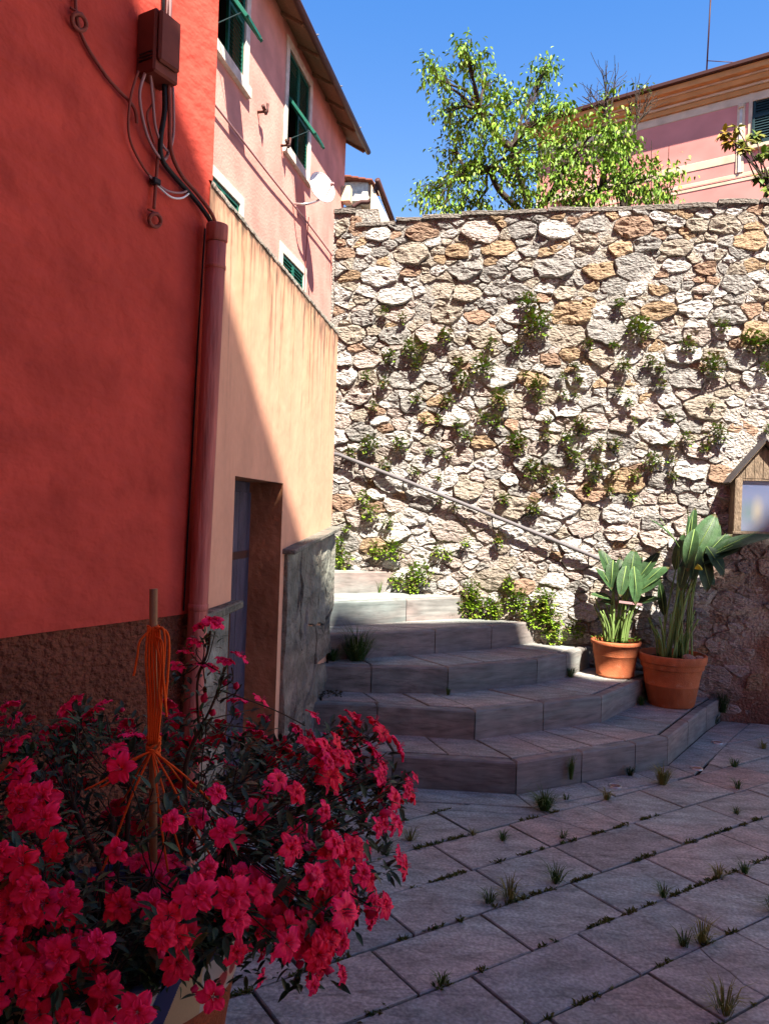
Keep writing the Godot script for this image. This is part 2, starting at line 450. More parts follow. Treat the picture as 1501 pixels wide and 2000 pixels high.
func make_pavement() -> void:
	var g := mb()
	quad(g, Vector3(-300, -0.03, 300), Vector3(300, -0.03, 300), Vector3(300, -0.03, -300), Vector3(-300, -0.03, -300))
	struct("ground", g, M.joint_soil)
	var p := Node3D.new()
	p.name = numbered("pavement"); add_child(p, true)
	tag(p, "courtyard pavement of long slate slabs laid in diagonal running bond", "", "", "structure")
	var bed := mb()
	quad(bed, Vector3(-2.2, -0.016, 2.0), Vector3(4.4, -0.016, 2.0), Vector3(4.4, -0.016, -6.3), Vector3(-2.2, -0.016, -6.3))
	obj("joint_bed", bed, M.joint_soil, p)
	var th := deg_to_rad(33.4)
	var A := Vector2(cos(th), -sin(th))
	var B := Vector2(sin(th), cos(th))
	var room := PackedVector2Array([Vector2(-1.9, 1.6), Vector2(4.2, 1.6), Vector2(4.2, -6.0), Vector2(2.7, -6.30), Vector2(-0.9, -6.0)])
	var border := shifted(front_line(0), -0.20)
	var steps := border.duplicate()
	steps.append(Vector2(2.9, -7.5)); steps.append(Vector2(-1.2, -7.5)); steps.append(Vector2(-1.2, -4.35))
	# slabs that follow the foot of the stairs
	var line := front_line(0)
	var f := stations(line, 0.5)
	for k in range(f.size() - 1):
		var st := mb(); st.set_color(slate_tone())
		slab(st, gap_quad(along(line, f[k]), along(line, f[k + 1]), along(border, f[k + 1]), along(border, f[k]), 0.004), rng.randf_range(-0.004, 0.0), 0.04, 0.004)
		obj("paving_slab", st, M.slate, p)
	var rows := {-15: 0}
	for r in range(-17, 9):
		var b0 := -2.04 + 0.3045 * r
		var off: float = [1.565, 1.79][posmod(r, 2)] + rng.randf_range(-0.05, 0.05)
		if r == 0: off = 1.79
		if r == -1: off = 1.565
		if r == -2: off = 1.76
		var cuts := []
		for k in range(-9, 13): cuts.append(off + 0.522 * k + (rng.randf_range(-0.09, 0.09) if absi(k - 1) > 1 or r < -4 else rng.randf_range(-0.02, 0.02)))
		for k in cuts.size() - 1:
			var a0: float = cuts[k]
			var a1: float = cuts[k + 1]
			var q := PackedVector2Array()
			for c in [[a0, b0], [a1, b0], [a1, b0 + 0.3045], [a0, b0 + 0.3045]]: q.append(A * c[0] + B * c[1])
			var cut := Geometry2D.intersect_polygons(q, room)
			for piece in cut:
				for rest in Geometry2D.clip_polygons(piece, steps):
					if Geometry2D.is_polygon_clockwise(rest) and not Geometry2D.is_polygon_clockwise(piece): continue
					var o := Geometry2D.offset_polygon(rest, -rng.randf_range(0.0035, 0.0065), Geometry2D.JOIN_MITER)
					if o.is_empty(): continue
					var parts := [o[0]]
					if rng.randf() < 0.16:       # a slab cracked across
						var mid := Vector2.ZERO
						for c in o[0]: mid += c / o[0].size()
						var ln := PackedVector2Array()
						var dirn := (B if rng.randf() < 0.6 else A + B).normalized().rotated(rng.randf_range(-0.4, 0.4))
						for c in range(-5, 6): ln.append(mid + dirn * c * 0.07 + dirn.orthogonal() * rng.randf_range(-0.012, 0.012))
						var wide := Geometry2D.offset_polyline(ln, 0.0011, Geometry2D.JOIN_MITER, Geometry2D.END_BUTT)
						if wide.size(): parts = Geometry2D.clip_polygons(o[0], wide[0])
					var tone := slate_tone()
					var lift := rng.randf_range(-0.005, 0.001)
					var lean := Vector2(rng.randf_range(-0.008, 0.008), rng.randf_range(-0.008, 0.008))
					for part in parts:
						var area := 0.0
						for i in part.size(): area += part[i].cross(part[(i + 1) % part.size()]) / 2
						if absf(area) < 0.002: continue
						var st := mb(); st.set_color(tone)
						slab(st, part, lift, 0.04, 0.004 if parts.size() == 1 else 0.0025, lean)
						obj("paving_slab", st, M.slate, p)
					continue
					var area := 0.0
					var st := mb(); st.set_color(slate_tone())
					slab(st, o[0], rng.randf_range(-0.005, 0.001), 0.04, 0.004, Vector2(rng.randf_range(-0.008, 0.008), rng.randf_range(-0.008, 0.008)))
					obj("paving_slab", st, M.slate, p)
	for spot in [[Vector2(2.49, -5.62), "round recessed steel ground stud, farthest and nearest the rubble wall"], [Vector2(2.09, -5.01), "round recessed steel ground stud beside the stair's right corner"], [Vector2(1.44, -4.62), "round recessed steel ground stud in front of the middle of the bottom step"], [Vector2(0.93, -4.30), "round recessed steel ground stud beside the big grass tuft at the step corner"]]:
		var t := thing("ground_stud", spot[1], "ground light", Vector3(spot[0].x, 0.0, spot[0].y), "round studs set into the paving round the stairs")
		var ring := mb(true); lathe(ring, [Vector2(0.040, -0.005), Vector2(0.040, 0.005), Vector2(0.031, 0.006), Vector2(0.030, 0.002)], 28); obj("rim", ring, M.steel, t)
		var disc := mb(true); lathe(disc, [Vector2(0.030, 0.003), Vector2(0.015, 0.0045), Vector2(0.0, 0.005)], 28); obj("lens", disc, M.pebble, t)

# ---------------------------------------------------------------- the rubble wall
func on_wall(u: float, y: float, out := 0.0) -> Vector3:
	return WALL_AT + wall_u * u + Vector3.UP * y + wall_n * out

func wall_top(u: float) -> float:
	if u < 0.40: return 4.27
	return 4.15 + 0.035 * clampf((u - 0.4) / 1.0, 0, 1) + 0.016 * (u - 0.4)

func stone_color(u: float, y: float) -> Color:
	var r := rng.randf()
	var up := clampf((y - 2.4) / 1.5, 0, 1)
	var c: Color
	if r < 0.025 + 0.11 * up: c = Color(0.56, 0.40, 0.255)       # ochre
	elif r < 0.05 + 0.19 * up: c = Color(0.52, 0.35, 0.25)     # orange brown
	elif r < 0.16 + 0.36 * up: c = Color(0.56, 0.485, 0.395)       # buff
	elif r < 0.34 + 0.50 * up: c = Color(0.47, 0.445, 0.415)     # grey
	elif r < 0.60 + 0.25 * up: c = Color(0.64, 0.54, 0.48)     # pinkish
	else: c = Color(0.80, 0.76, 0.715)                          # white limestone
	var k := rng.randf_range(0.86, 1.14)
	return Color(c.r * k, c.g * k, c.b * k)

func clip_half(poly: PackedVector2Array, at: Vector2, dir: Vector2) -> PackedVector2Array:   # keeps the side where (p - at).dot(dir) < 0
	var out := PackedVector2Array()
	var n := poly.size()
	for i in n:
		var p := poly[i]
		var q := poly[(i + 1) % n]
		var a := (p - at).dot(dir)
		var b := (q - at).dot(dir)
		if a <= 0: out.append(p)
		if (a < 0 and b > 0) or (a > 0 and b < 0): out.append(p.lerp(q, a / (a - b)))
	return out

func stair_level(u: float) -> float:
	var x := WALL_AT.x + u * wall_u.x
	return 1.05 if x < 0.1 else 0.85 if x < 0.7 else 0.68 if x < 1.3 else 0.5 if x < 1.7 else 0.33 if x < 2.3 else 0.15 if x < 2.75 else 0.0

func make_rubble_wall() -> void:
	var t := thing("rubble_wall", "tall sunlit retaining wall of white, pink and ochre rubble stone", "wall")
	var core := mb(true)
	var U := 5.4
	var nu := 190
	var ny := 150
	var pts := []
	var f := FastNoiseLite.new(); f.seed = 31; f.frequency = 1.9; f.fractal_octaves = 5; f.fractal_gain = 0.55
	var patch := FastNoiseLite.new(); patch.seed = 33; patch.frequency = 0.75; patch.fractal_octaves = 3
	for j in ny + 1:
		for i in nu + 1:
			var u := U * i / nu
			var y := wall_top(u) * j / ny
			var plaster := clampf((u - 3.50) * 2.5 + (1.15 - y) * 0.9, 0, 1) * clampf((1.62 - y) * 5, 0, 1)
			var rr := clampf(1.3 - Vector2((u - 3.72) / 0.45, (y - 2.02) / 0.52).length(), 0, 0.6)
			var d := -0.002 + 0.022 * rr + 0.015 * f.get_noise_2d(u * 2.2, y * 2.8) + 0.012 * patch.get_noise_2d(u, y) + 0.024 * plaster
			pts.append(on_wall(u + 0.06, y, d))
	for j in ny:
		for i in nu:
			var u := U * i / nu
			var y := wall_top(u) * j / ny
			var plaster := clampf((u - 3.50) * 2.5 + (1.15 - y) * 0.9 + patch.get_noise_2d(u * 2, y * 2), 0, 1) * clampf((1.62 - y) * 5, 0, 1)
			var c := Color(0.66, 0.605, 0.54).lerp(Color(0.53, 0.485, 0.435), clampf((y - 2.9) * 0.8 + patch.get_noise_2d(u * 2, y * 2), 0, 1))
			c = c.lerp(Color(0.56, 0.43, 0.36), clampf((1.9 - y) * 0.6, 0, 1) * 0.7)
			c = c.lerp(Color(0.74, 0.68, 0.61), clampf(2.2 - 1.8 * Vector2((u - 3.72) / 0.45, (y - 2.02) / 0.52).length() + patch.get_noise_2d(u * 3, y * 3), 0, 1))
			c = c.lerp(Color(0.34, 0.165, 0.125), plaster)
			core.set_color(c)
			var a := j * (nu + 1) + i
			quad(core, pts[a], pts[a + 1], pts[a + nu + 2], pts[a + nu + 1])
	# sides, back and top, so that the wall has its thickness
	core.set_color(Color(0.38, 0.34, 0.30))
	var b := func(u: float, y: float) -> Vector3: return on_wall(u, y, -0.55)
	quad(core, b.call(U + 0.06, 0), b.call(0.06, 0), b.call(0.06, 4.1), b.call(U + 0.06, 4.2))
	quad(core, b.call(0.06, 0), on_wall(0.06, 0, -0.02), on_wall(0.06, 4.25, -0.02), b.call(0.06, 4.25))
	quad(core, on_wall(U + 0.06, 0), b.call(U + 0.06, 0), b.call(U + 0.06, 4.25), on_wall(U + 0.06, 4.25))
	obj("mortar", core, M.mortar, t)
	# where the stones sit: circles of many sizes thrown at random, widest first, then each grows to its neighbours
	var sites := []
	var K := 1.6
	for round_ in [[0.076, 0.108, 130], [0.052, 0.074, 480], [0.032, 0.050, 1900], [0.018, 0.031, 6000]]:
		for n in round_[2]:
			var r := rng.randf_range(round_[0], round_[1])
			var p := Vector2(rng.randf_range(0.10, 4.25), rng.randf_range(0.0, 4.2))
			if p.y > 2.6 and r > 0.04: p.y = lerpf(p.y, roundf(p.y / 0.185) * 0.185, 0.65)
			if p.y < stair_level(p.x) - 0.12 or p.y > wall_top(p.x) - r * 0.9: continue
			if p.x > 3.55 and p.y < 1.5 and rng.randf() < 0.65: continue
			var s := Vector3(p.x / K, p.y, r)
			if p.x > 3.36 and p.y > 1.55 and p.y < 2.5 and rng.randf() < 0.6: continue
			var ok := true
			for o in sites:
				var dx: float = o.x - s.x
				var dy: float = o.y - s.y
				var rr: float = o.z + r
				if dx * dx + dy * dy < rr * rr * 0.94:
					ok = false
					break
			if ok: sites.append(s)
	var stones := []
	for i in sites.size():
		var s: Vector3 = sites[i]
		var at := Vector2(s.x, s.y)
		var reach := s.z * 2.3
		var poly := PackedVector2Array()
		for k in 12: poly.append(at + Vector2.from_angle(TAU * k / 12 + 0.2) * reach * (1.18 if k % 3 == 0 else 1.0))
		for j in sites.size():
			if j == i: continue
			var o: Vector3 = sites[j]
			var d := Vector2(o.x - s.x, o.y - s.y)
			var l := d.length()
			if l > reach * 1.2 + o.z: continue
			var w := (l * l + s.z * s.z - o.z * o.z) / (2 * l)
			poly = clip_half(poly, at + d / l * w, d)
			if poly.size() < 3: break
		if poly.size() < 3: continue
		var real := PackedVector2Array()
		for p in poly: real.append(Vector2(maxf(p.x * K, 0.085), minf(p.y, wall_top(p.x * K) - 0.03)))
		var gap := rng.randf_range(0.002, 0.008)
		var round_off := s.z * rng.randf_range(0.04, 0.16)
		var small := Geometry2D.offset_polygon(real, -(gap + round_off), Geometry2D.JOIN_MITER)
		if small.is_empty(): continue
		var big := Geometry2D.offset_polygon(small[0], round_off, Geometry2D.JOIN_ROUND)
		if big.is_empty(): continue
		var area := 0.0
		for k in big[0].size(): area += big[0][k].cross(big[0][(k + 1) % big[0].size()]) / 2
		stones.append({"poly": big[0], "area": absf(area), "r": s.z})
	stones.sort_custom(func(a, c): return a.area > c.area)
	var rest := mb()
	for i in stones.size():
		var st := mb() if i < 300 else rest
		stone(st, stones[i].poly, stones[i].r)
		if i < 300: obj("stone", st, M.rubble, t)
	var small_ones := obj("small_stones", rest, M.rubble, t)
	small_ones.set_meta("kind", "stuff")
	# slates bedded along the top
	var u := 0.06
	while u < 4.3:
		var l := rng.randf_range(0.18, 0.42)
		var st := mb()
		var k := rng.randf_range(0.8, 1.1)
		st.set_color(Color(0.36 * k, 0.32 * k, 0.28 * k))
		var y := wall_top(u + l / 2)
		var P := []
		for q in [Vector2(u, rng.randf_range(0.01, 0.04)), Vector2(u + l * 0.35, rng.randf_range(0.015, 0.05)), Vector2(u + l * 0.7, rng.randf_range(0.015, 0.05)), Vector2(u + l - 0.006, rng.randf_range(0.01, 0.04)), Vector2(u + l - 0.006, -0.5), Vector2(u, -0.5)]:
			var w := on_wall(q.x, 0, q.y)
			P.append(Vector2(w.x, w.z))
		slab(st, PackedVector2Array(P), y + rng.randf_range(-0.006, 0.018), rng.randf_range(0.025, 0.05), 0.006, Vector2(rng.randf_range(-0.03, 0.03), 0.0))
		obj("coping_slate", st, M.rubble, t)
		u += l

func stone(st: SurfaceTool, poly: PackedVector2Array, r: float) -> void:
	if Geometry2D.is_polygon_clockwise(poly): poly.reverse()
	var mid := Vector2.ZERO
	for p in poly: mid += p
	mid /= poly.size()
	# even the outline out, then rough it up
	var total := 0.0
	for i in poly.size(): total += poly[i].distance_to(poly[(i + 1) % poly.size()])
	var n := clampi(roundi(total / 0.030), 9, 26)
	var edge := PackedVector2Array()
	var closed := poly.duplicate()
	closed.append(poly[0])
	for i in n:
		var p := along(closed, float(i) / n)
		p += (p - mid).normalized() * noise.get_noise_2d(p.x * 9, p.y * 9) * 0.018
		edge.append(p)
	var col := stone_color(mid.x, mid.y)
	if mid.x > 3.3 and mid.y < 1.5: col = col.lerp(Color(0.36, 0.18, 0.14), 0.55)
	var h := rng.randf_range(0.010, 0.031) * clampf(r / 0.055, 0.55, 1.2)
	var tilt := Vector2(rng.randf_range(-0.22, 0.22), rng.randf_range(-0.30, 0.15))
	var ks := [1.0, 0.99, 0.95, 0.76, 0.46, 0.18]
	var hs := [-0.05, 0.50, 0.92, 1.0, 1.02, 1.0]
	var seed_ := rng.randf() * 100
	var rings := []
	for q in ks.size():
		var ring := []
		for i in n:
			var twist := 0.5 * (q % 2) / n * TAU * 0.0
			var p: Vector2 = mid + (edge[i] - mid) * ks[q]
			var e := noise.get_noise_3d(p.x * 8, p.y * 14, seed_)
			var e2 := noise.get_noise_3d(p.x * 26, p.y * 34, seed_ + 7)
			var d: float = h * hs[q] + (0.0 if q == 0 else (0.75 * h * e + 0.012 * e2 + (p - mid).dot(tilt) * 0.8) * minf(1.0, q * 0.5))
			if q == 0: d = -0.05
			ring.append(on_wall(p.x, p.y, d))
		rings.append(ring)
	var centre := on_wall(mid.x, mid.y, h * (1.0 + 0.3 * noise.get_noise_2d(mid.x * 9, mid.y * 9)))
	for q in ks.size() - 1:
		for i in n:
			var j := (i + 1) % n
			var k := 1.0 + 0.10 * noise.get_noise_3d(edge[i].x * 30, edge[i].y * 30, q * 9.0)
			st.set_color(Color(col.r * k, col.g * k, col.b * k))
			if (i + q) % 2: quad(st, rings[q][i], rings[q][j], rings[q + 1][j], rings[q + 1][i])
			else: quad(st, rings[q][j], rings[q + 1][j], rings[q + 1][i], rings[q][i])
	st.set_color(col)
	for i in n: tri(st, rings[-1][i], rings[-1][(i + 1) % n], centre)

# ---------------------------------------------------------------- the houses on the left
const CORNER := Vector3(-0.712, 0, -2.985)            # where the red wall and the ochre wall meet
func red(s: float, y: float, out := 0.0) -> Vector3:  # s metres from the corner towards the camera
	return CORNER + Vector3(-0.494, 0, 0.8695) * s + Vector3.UP * y + Vector3(0.8695, 0, 0.494) * out
func och(s: float, y: float, out := 0.0) -> Vector3:  # s metres from the corner towards the stairs
	return CORNER + Vector3(0.1386, 0, -0.9903) * s + Vector3.UP * y + Vector3(0.9903, 0, 0.1386) * out

func make_red_house() -> void:
	var t := thing("red_house", "red plastered house with a dark roughcast base, at the left", "house")
	var w := mb()
	var top := 7.5
	# front with the coat's lower edge; end wall, back and roof slab
	var n := 24
	for i in n:
		var a := 4.2 * i / n
		var b := 4.2 * (i + 1) / n
		var ya := 1.185 + 0.006 * noise.get_noise_1d(a * 30)
		var yb := 1.185 + 0.006 * noise.get_noise_1d(b * 30)
		quad(w, red(b, yb), red(a, ya), red(a, top), red(b, top))
		quad(w, red(b, yb, -0.012), red(a, ya, -0.012), red(a, ya), red(b, yb))
	quad(w, red(0, 0), red(0, 0, -4), red(0, top, -4), red(0, top))
	quad(w, red(4.2, 0, -4), red(4.2, 0), red(4.2, top), red(4.2, top, -4))
	quad(w, red(0, 0, -4), red(4.2, 0, -4), red(4.2, top, -4), red(0, top, -4))
	obj("wall", w, M.red_plaster, t)
	var p := mb(true)
	var nu := 120
	var ny := 50
	for j in ny:
		for i in nu:
			var v := func(a: int, b: int) -> Vector3: return red(4.2 * a / nu, 1.186 * b / ny, -0.010 + 0.006 * noise.get_noise_2d(4.2 * a / nu * 40, 1.186 * b / ny * 40))
			quad(p, v.call(i + 1, j), v.call(i, j), v.call(i, j + 1), v.call(i + 1, j + 1))
	obj("roughcast_base", p, M.red_roughcast, t)
	var r := mb()
	box(r, Transform3D(Basis(Vector3(-0.494, 0, 0.8695), Vector3.UP, Vector3(0.8695, 0, 0.494)), red(2.1, top + 0.06, -2.0)), Vector3(4.4, 0.12, 4.4))
	obj("roof", r, M.roof_tile, t)
	# the rain pipe in the corner
	var d := thing("drain_pipe", "dusty red drain pipe with a wide collar standing in the corner of the red house", "drain pipe")
	var pt := Vector3(-0.672, 2.72, -2.925)
	var pb := Vector3(-0.715, -0.03, -2.925)
	var dirp := (pb - pt).normalized()
	var at := func(y: float) -> Vector3: return pt + dirp * ((2.72 - y) / -dirp.y)
	var st := mb(true); tube(st, [at.call(2.60), at.call(2.0), at.call(1.2), at.call(0.6), pb], 0.0365, 20); obj("pipe", st, M.pipe_paint, d)
	st = mb(true); tube(st, [at.call(2.605), at.call(2.61), at.call(2.665), at.call(2.67), at.call(2.672)], [0.037, 0.041, 0.041, 0.040, 0.034], 20); obj("collar", st, M.pipe_paint, d)
	st = mb(true); tube(st, [at.call(2.500), at.call(2.502), at.call(2.515), at.call(2.517)], [0.036, 0.0395, 0.0395, 0.036], 20); obj("clip", st, M.pipe_paint, d)
	st = mb(true); tube(st, [at.call(1.20), at.call(1.202), at.call(1.225), at.call(1.227)], [0.036, 0.039, 0.039, 0.036], 20); obj("clip", st, M.pipe_paint, d)
	st = mb(true); tube(st, [red(0.045, 2.66, 0.012), red(0.06, 2.2, 0.010), red(0.075, 1.6, 0.010), red(0.085, 1.2, 0.010)], 0.0035, 6)
	tag(obj("wire", st, M.cable_black), "thin black wire running down beside the red drain pipe", "cable")
	# the junction box and its wires
	var jb := thing("junction_box", "dusty dark red electrical junction box high on the red wall", "junction box", red(0.345, 3.165))
	var basis := Basis(Vector3(0.494, 0, -0.8695), Vector3.UP, Vector3(0.8695, 0, 0.494))
	st = mb(); box(st, Transform3D(basis, basis * Vector3(0.005, 0.01, 0.045)), Vector3(0.115, 0.215, 0.09), 0.007); obj("body", st, M.box_paint, jb)
	st = mb(); box(st, Transform3D(basis, basis * Vector3(0.005, 0.025, 0.098)), Vector3(0.098, 0.175, 0.018), 0.008); obj("lid", st, M.box_paint, jb)
	for k in 3:
		st = mb(); box(st, Transform3D(basis, basis * Vector3(-0.054, -0.055 + k * 0.012, 0.05)), Vector3(0.004, 0.004, 0.06)); obj("vent_slit", st, M.cable_black, jb)
	st = mb(true); tube(st, [red(0.30, 3.26, 0.05), red(0.285, 3.45, 0.03), red(0.275, 3.9, 0.03), red(0.27, 4.5, 0.03)], 0.011, 12); tag(obj("conduit", st, M.cable_grey), "grey conduit rising from the junction box", "conduit")
	st = mb(true); tube(st, [red(0.315, 3.26, 0.04), red(0.303, 3.45, 0.02), red(0.30, 4.5, 0.02)], 0.006, 8); tag(obj("conduit", st, M.cable_black), "thin dark conduit beside the grey one above the junction box", "conduit")
	var sets := [
		[[[0.41, 3.07, 0.03], [0.44, 2.96, 0.03], [0.43, 2.84, 0.02], [0.36, 2.76, 0.02], [0.30, 2.74, 0.02]], 0.0045, "cable_red", "outermost dusty red cable loop hanging under the junction box"],
		[[[0.39, 3.07, 0.04], [0.41, 2.98, 0.04], [0.36, 2.87, 0.03], [0.29, 2.82, 0.03], [0.26, 2.88, 0.03], [0.285, 3.07, 0.05]], 0.0055, "cable_grey", "pale cable looping out of the junction box and back"],
		[[[0.375, 3.07, 0.05], [0.36, 2.99, 0.05], [0.33, 2.90, 0.04], [0.275, 2.855, 0.04], [0.25, 2.93, 0.04], [0.27, 3.08, 0.05]], 0.0048, "cable_grey", "inner pale cable loop under the junction box"],
		[[[0.36, 3.07, 0.04], [0.345, 3.0, 0.04], [0.365, 2.94, 0.03], [0.33, 2.86, 0.03]], 0.004, "cable_red", "short dusty wire bent under the junction box"],
		[[[0.31, 3.07, 0.05], [0.305, 2.98, 0.05], [0.31, 2.88, 0.04], [0.29, 2.82, 0.03], [0.22, 2.79, 0.02], [0.12, 2.75, 0.02], [0.05, 2.70, 0.03], [0.028, 2.66, 0.04]], 0.0095, "cable_black", "thick black cable running from the junction box into the drain pipe"],
		[[[0.30, 3.07, 0.06], [0.29, 2.97, 0.06], [0.27, 2.86, 0.05], [0.20, 2.80, 0.035], [0.11, 2.765, 0.03], [0.045, 2.71, 0.045], [0.022, 2.66, 0.05]], 0.0075, "cable_red", "dusty red cable beside the thick black one into the drain pipe"],
		[[[0.34, 2.745, 0.02], [0.27, 2.72, 0.03], [0.20, 2.735, 0.03], [0.15, 2.765, 0.02]], 0.004, "cable_grey", "upper pale loose wire bridging to the thick black cable"],
		[[[0.32, 2.735, 0.02], [0.25, 2.705, 0.03], [0.19, 2.72, 0.03], [0.14, 2.76, 0.02]], 0.0035, "dish_white", "white loose wire bridging to the thick black cable"],
		[[[0.30, 2.84, 0.02], [0.305, 2.74, 0.02], [0.31, 2.64, 0.02]], 0.006, "cable_red", "straight dusty cable hanging down to the iron ring"],
		[[[0.66, 3.60, 0.012], [0.655, 3.3, 0.012], [0.64, 3.10, 0.012], [0.53, 3.0, 0.012], [0.42, 2.95, 0.02], [0.40, 2.90, 0.02]], 0.006, "cable_red", "dusty cable coming down past the iron hook to the junction box"]]
	for s in sets:
		var pts := []
		for q in s[0]: pts.append(red(q[0], q[1], q[2]))
		st = mb(true); tube(st, spline(pts, 6), s[1], 8)
		tag(obj("cable", st, M[s[2]]), s[3], "cable")
	for h in [[0.645, 3.105, "rusty iron ring hook on the red wall left of the junction box"], [0.305, 2.60, "rusty iron ring hook on the red wall below the cables"]]:
		var k := thing("wall_hook", h[2], "hook", red(h[0], h[1], 0.0))
		st = mb(true)
		var loop := []
		for i in 15: loop.append(basis * Vector3(0.026 * cos(TAU * i / 14), 0.020 * sin(TAU * i / 14), 0.022 + 0.008 * sin(TAU * i / 14)))
		tube(st, loop, 0.007, 8); obj("ring", st, M.cable_red, k)
		st = mb(true); tube(st, [basis * Vector3(0.0, 0.024, 0.0), basis * Vector3(0.0, 0.022, 0.035)], 0.006, 8); obj("pin", st, M.cable_red, k)
		st = mb(true); tube(st, spline([basis * Vector3(-0.03, 0.03, 0.015), basis * Vector3(-0.005, 0.02, 0.03), basis * Vector3(0.03, 0.01, 0.02)], 4), 0.004, 6); obj("tie", st, M.cable_red, k)
	st = mb(); box(st, Transform3D(basis, red(0.31, 2.735, 0.02)), Vector3(0.035, 0.022, 0.03), 0.004); tag(obj("cable_clamp", st, M.cable_black), "small dark clamp where wires cross above the iron ring", "clamp")

func make_ochre_wall() -> void:
	var t := thing("ochre_wall", "stained ochre plaster wall with a sunken doorway, left of the stairs", "wall")
	var L := 2.46
	var H := 2.845
	var d0 := 0.385
	var d1 := 1.165
	var dh := 1.735
	var w := mb()
	var face := func(a: float, b: float, y0: float, y1: float) -> void:
		quad_uv(w, [och(a, y0), och(b, y0), och(b, y1), och(a, y1)], [Vector2(a / 2.5, 1 - y0 / H), Vector2(b / 2.5, 1 - y0 / H), Vector2(b / 2.5, 1 - y1 / H), Vector2(a / 2.5, 1 - y1 / H)])
	face.call(-0.02, d0, 1.185, H)
	face.call(d0, d1, dh, H)
	face.call(d1, L, -0.1, H)
	obj("wall", w, M.ochre_plaster, t)
	w = mb()
	# the end of the wall, its back and the weathered top
	quad(w, och(L, 0), och(L, 0, -1.6), och(L, H, -1.6), och(L, H))
	quad(w, och(L, 0, -0.4), och(0, 0, -0.4), och(0, H, -0.4), och(L, H, -0.4))
	obj("end_wall", w, M.ochre_reveal, t)
	w = mb(true)
	var n := 70
	for i in n:
		for k in 4:
			var v := func(a: int, b: int) -> Vector3:
				var s := -0.02 + (L + 0.03) * a / n
				var o: float = [0.004, 0.006, -0.10, -0.25, -0.42][b]
				return och(s, H + [-0.006, 0.012, 0.03, 0.03, 0.0][b] + 0.008 * noise.get_noise_2d(s * 40, b * 30), o + 0.004 * noise.get_noise_1d(s * 60))
			quad(w, v.call(i, k), v.call(i + 1, k), v.call(i + 1, k + 1), v.call(i, k + 1))
	obj("coping", w, M.cladding, t)
	# the doorway: reveals, soffit, door
	w = mb()
	quad(w, och(d1, -0.1, -0.195), och(d1, -0.1), och(d1, dh), och(d1, dh, -0.195))
	quad(w, och(d0, -0.1), och(d0, -0.1, -0.195), och(d0, dh, -0.195), och(d0, dh))
	quad(w, och(d0, dh), och(d0, dh, -0.195), och(d1, dh, -0.195), och(d1, dh))
	obj("door_reveal", w, M.ochre_reveal, t)
	var door := mb()
	var b := Basis(Vector3(0.1386, 0, -0.9903), Vector3.UP, Vector3(0.9903, 0, 0.1386))
	box(door, Transform3D(b, och((d0 + d1) / 2, 0.85, -0.205)), Vector3(d1 - d0, 1.77, 0.04))
	var dd := obj("door", door, M.door_paint, t)
	for k in 4:
		var bd := mb(); box(bd, Transform3D(b, och(d0 + 0.10 + 0.195 * k, 0.83, -0.182)), Vector3(0.188, 1.7, 0.014), 0.003); obj("plank", bd, M.door_paint, dd)
	var hd := mb(true); tube(hd, spline([och(0.47, 0.98, -0.175), och(0.47, 0.98, -0.14), och(0.47, 0.92, -0.13), och(0.47, 0.86, -0.14), och(0.47, 0.86, -0.175)], 4), 0.008, 8); obj("handle", hd, M.gutter_metal, dd)
	for y in [0.35, 1.35]:
		var hg := mb(); box(hg, Transform3D(b, och(0.86, y, -0.172)), Vector3(0.55, 0.04, 0.006), 0.002); obj("hinge", hg, M.gutter_metal, dd)
	# the low stone pier left of the door, under its ledge
	w = mb(); box(w, Transform3D(b, och(0.185, 0.55, -0.15)), Vector3(0.40, 1.17, 0.29)); obj("pier", w, M.cladding, t)
	w = mb()
	w.set_color(Color(0.8, 0.75, 0.7))
	box(w, Transform3D(b * Basis(Vector3(0, 0, 1), 0.02), och(0.20, 1.165, -0.10)), Vector3(0.46, 0.036, 0.29), 0.006); obj("ledge", w, M.cladding, t)
	# rough stone cladding right of the door, under a sloping slate
	w = mb()
	w.set_color(Color(0.8, 0.8, 0.8))
	bar(w, och(1.20, 1.365, 0.03), och(L + 0.02, 1.475, 0.03), 0.085, 0.028, Vector3.UP, 0.006); obj("capping_slate", w, M.cladding, t)
	var T := Transform3D(b, och(0, 0, 0.001))
	var flags := [
		[[1.24, 1.345], [1.52, 1.37], [1.50, 1.02], [1.55, 0.70], [1.42, 0.28], [1.24, 0.22]],
		[[1.53, 1.372], [1.93, 1.405], [1.98, 1.12], [1.96, 0.86], [1.75, 0.90], [1.56, 0.76], [1.515, 1.02]],
		[[1.94, 1.405], [L, 1.452], [L, 0.93], [2.2, 0.84], [1.975, 0.87], [1.995, 1.12]],
		[[1.565, 0.74], [1.755, 0.885], [1.96, 0.85], [1.99, 0.62], [1.72, 0.36], [1.44, 0.22]],
		[[1.975, 0.855], [2.2, 0.825], [L, 0.91], [L, 0.60], [2.0, 0.60]],
		[[1.24, 0.205], [1.43, 0.27], [1.71, 0.35], [1.72, -0.05], [1.24, -0.05]],
		[[1.725, 0.35], [1.99, 0.60], [2.3, 0.55], [2.3, 0.1], [1.725, -0.05]]]
	for fl in flags:
		var poly := PackedVector2Array()
		for i in fl.size():
			var a := Vector2(fl[i][0], fl[i][1])
			var c := Vector2(fl[(i + 1) % fl.size()][0], fl[(i + 1) % fl.size()][1])
			for k in 5:
				var p := a.lerp(c, k / 5.0)
				poly.append(p + Vector2(noise.get_noise_2d(p.x * 30, p.y * 30), noise.get_noise_2d(p.x * 30, p.y * 30 + 50)) * 0.008)
		var st := mb()
		var k2 := rng.randf_range(0.8, 1.1)
		st.set_color(Color(k2, k2 * 0.98, k2 * 0.96))
		rough_flag(st, poly, T, rng.randf_range(0.022, 0.034))
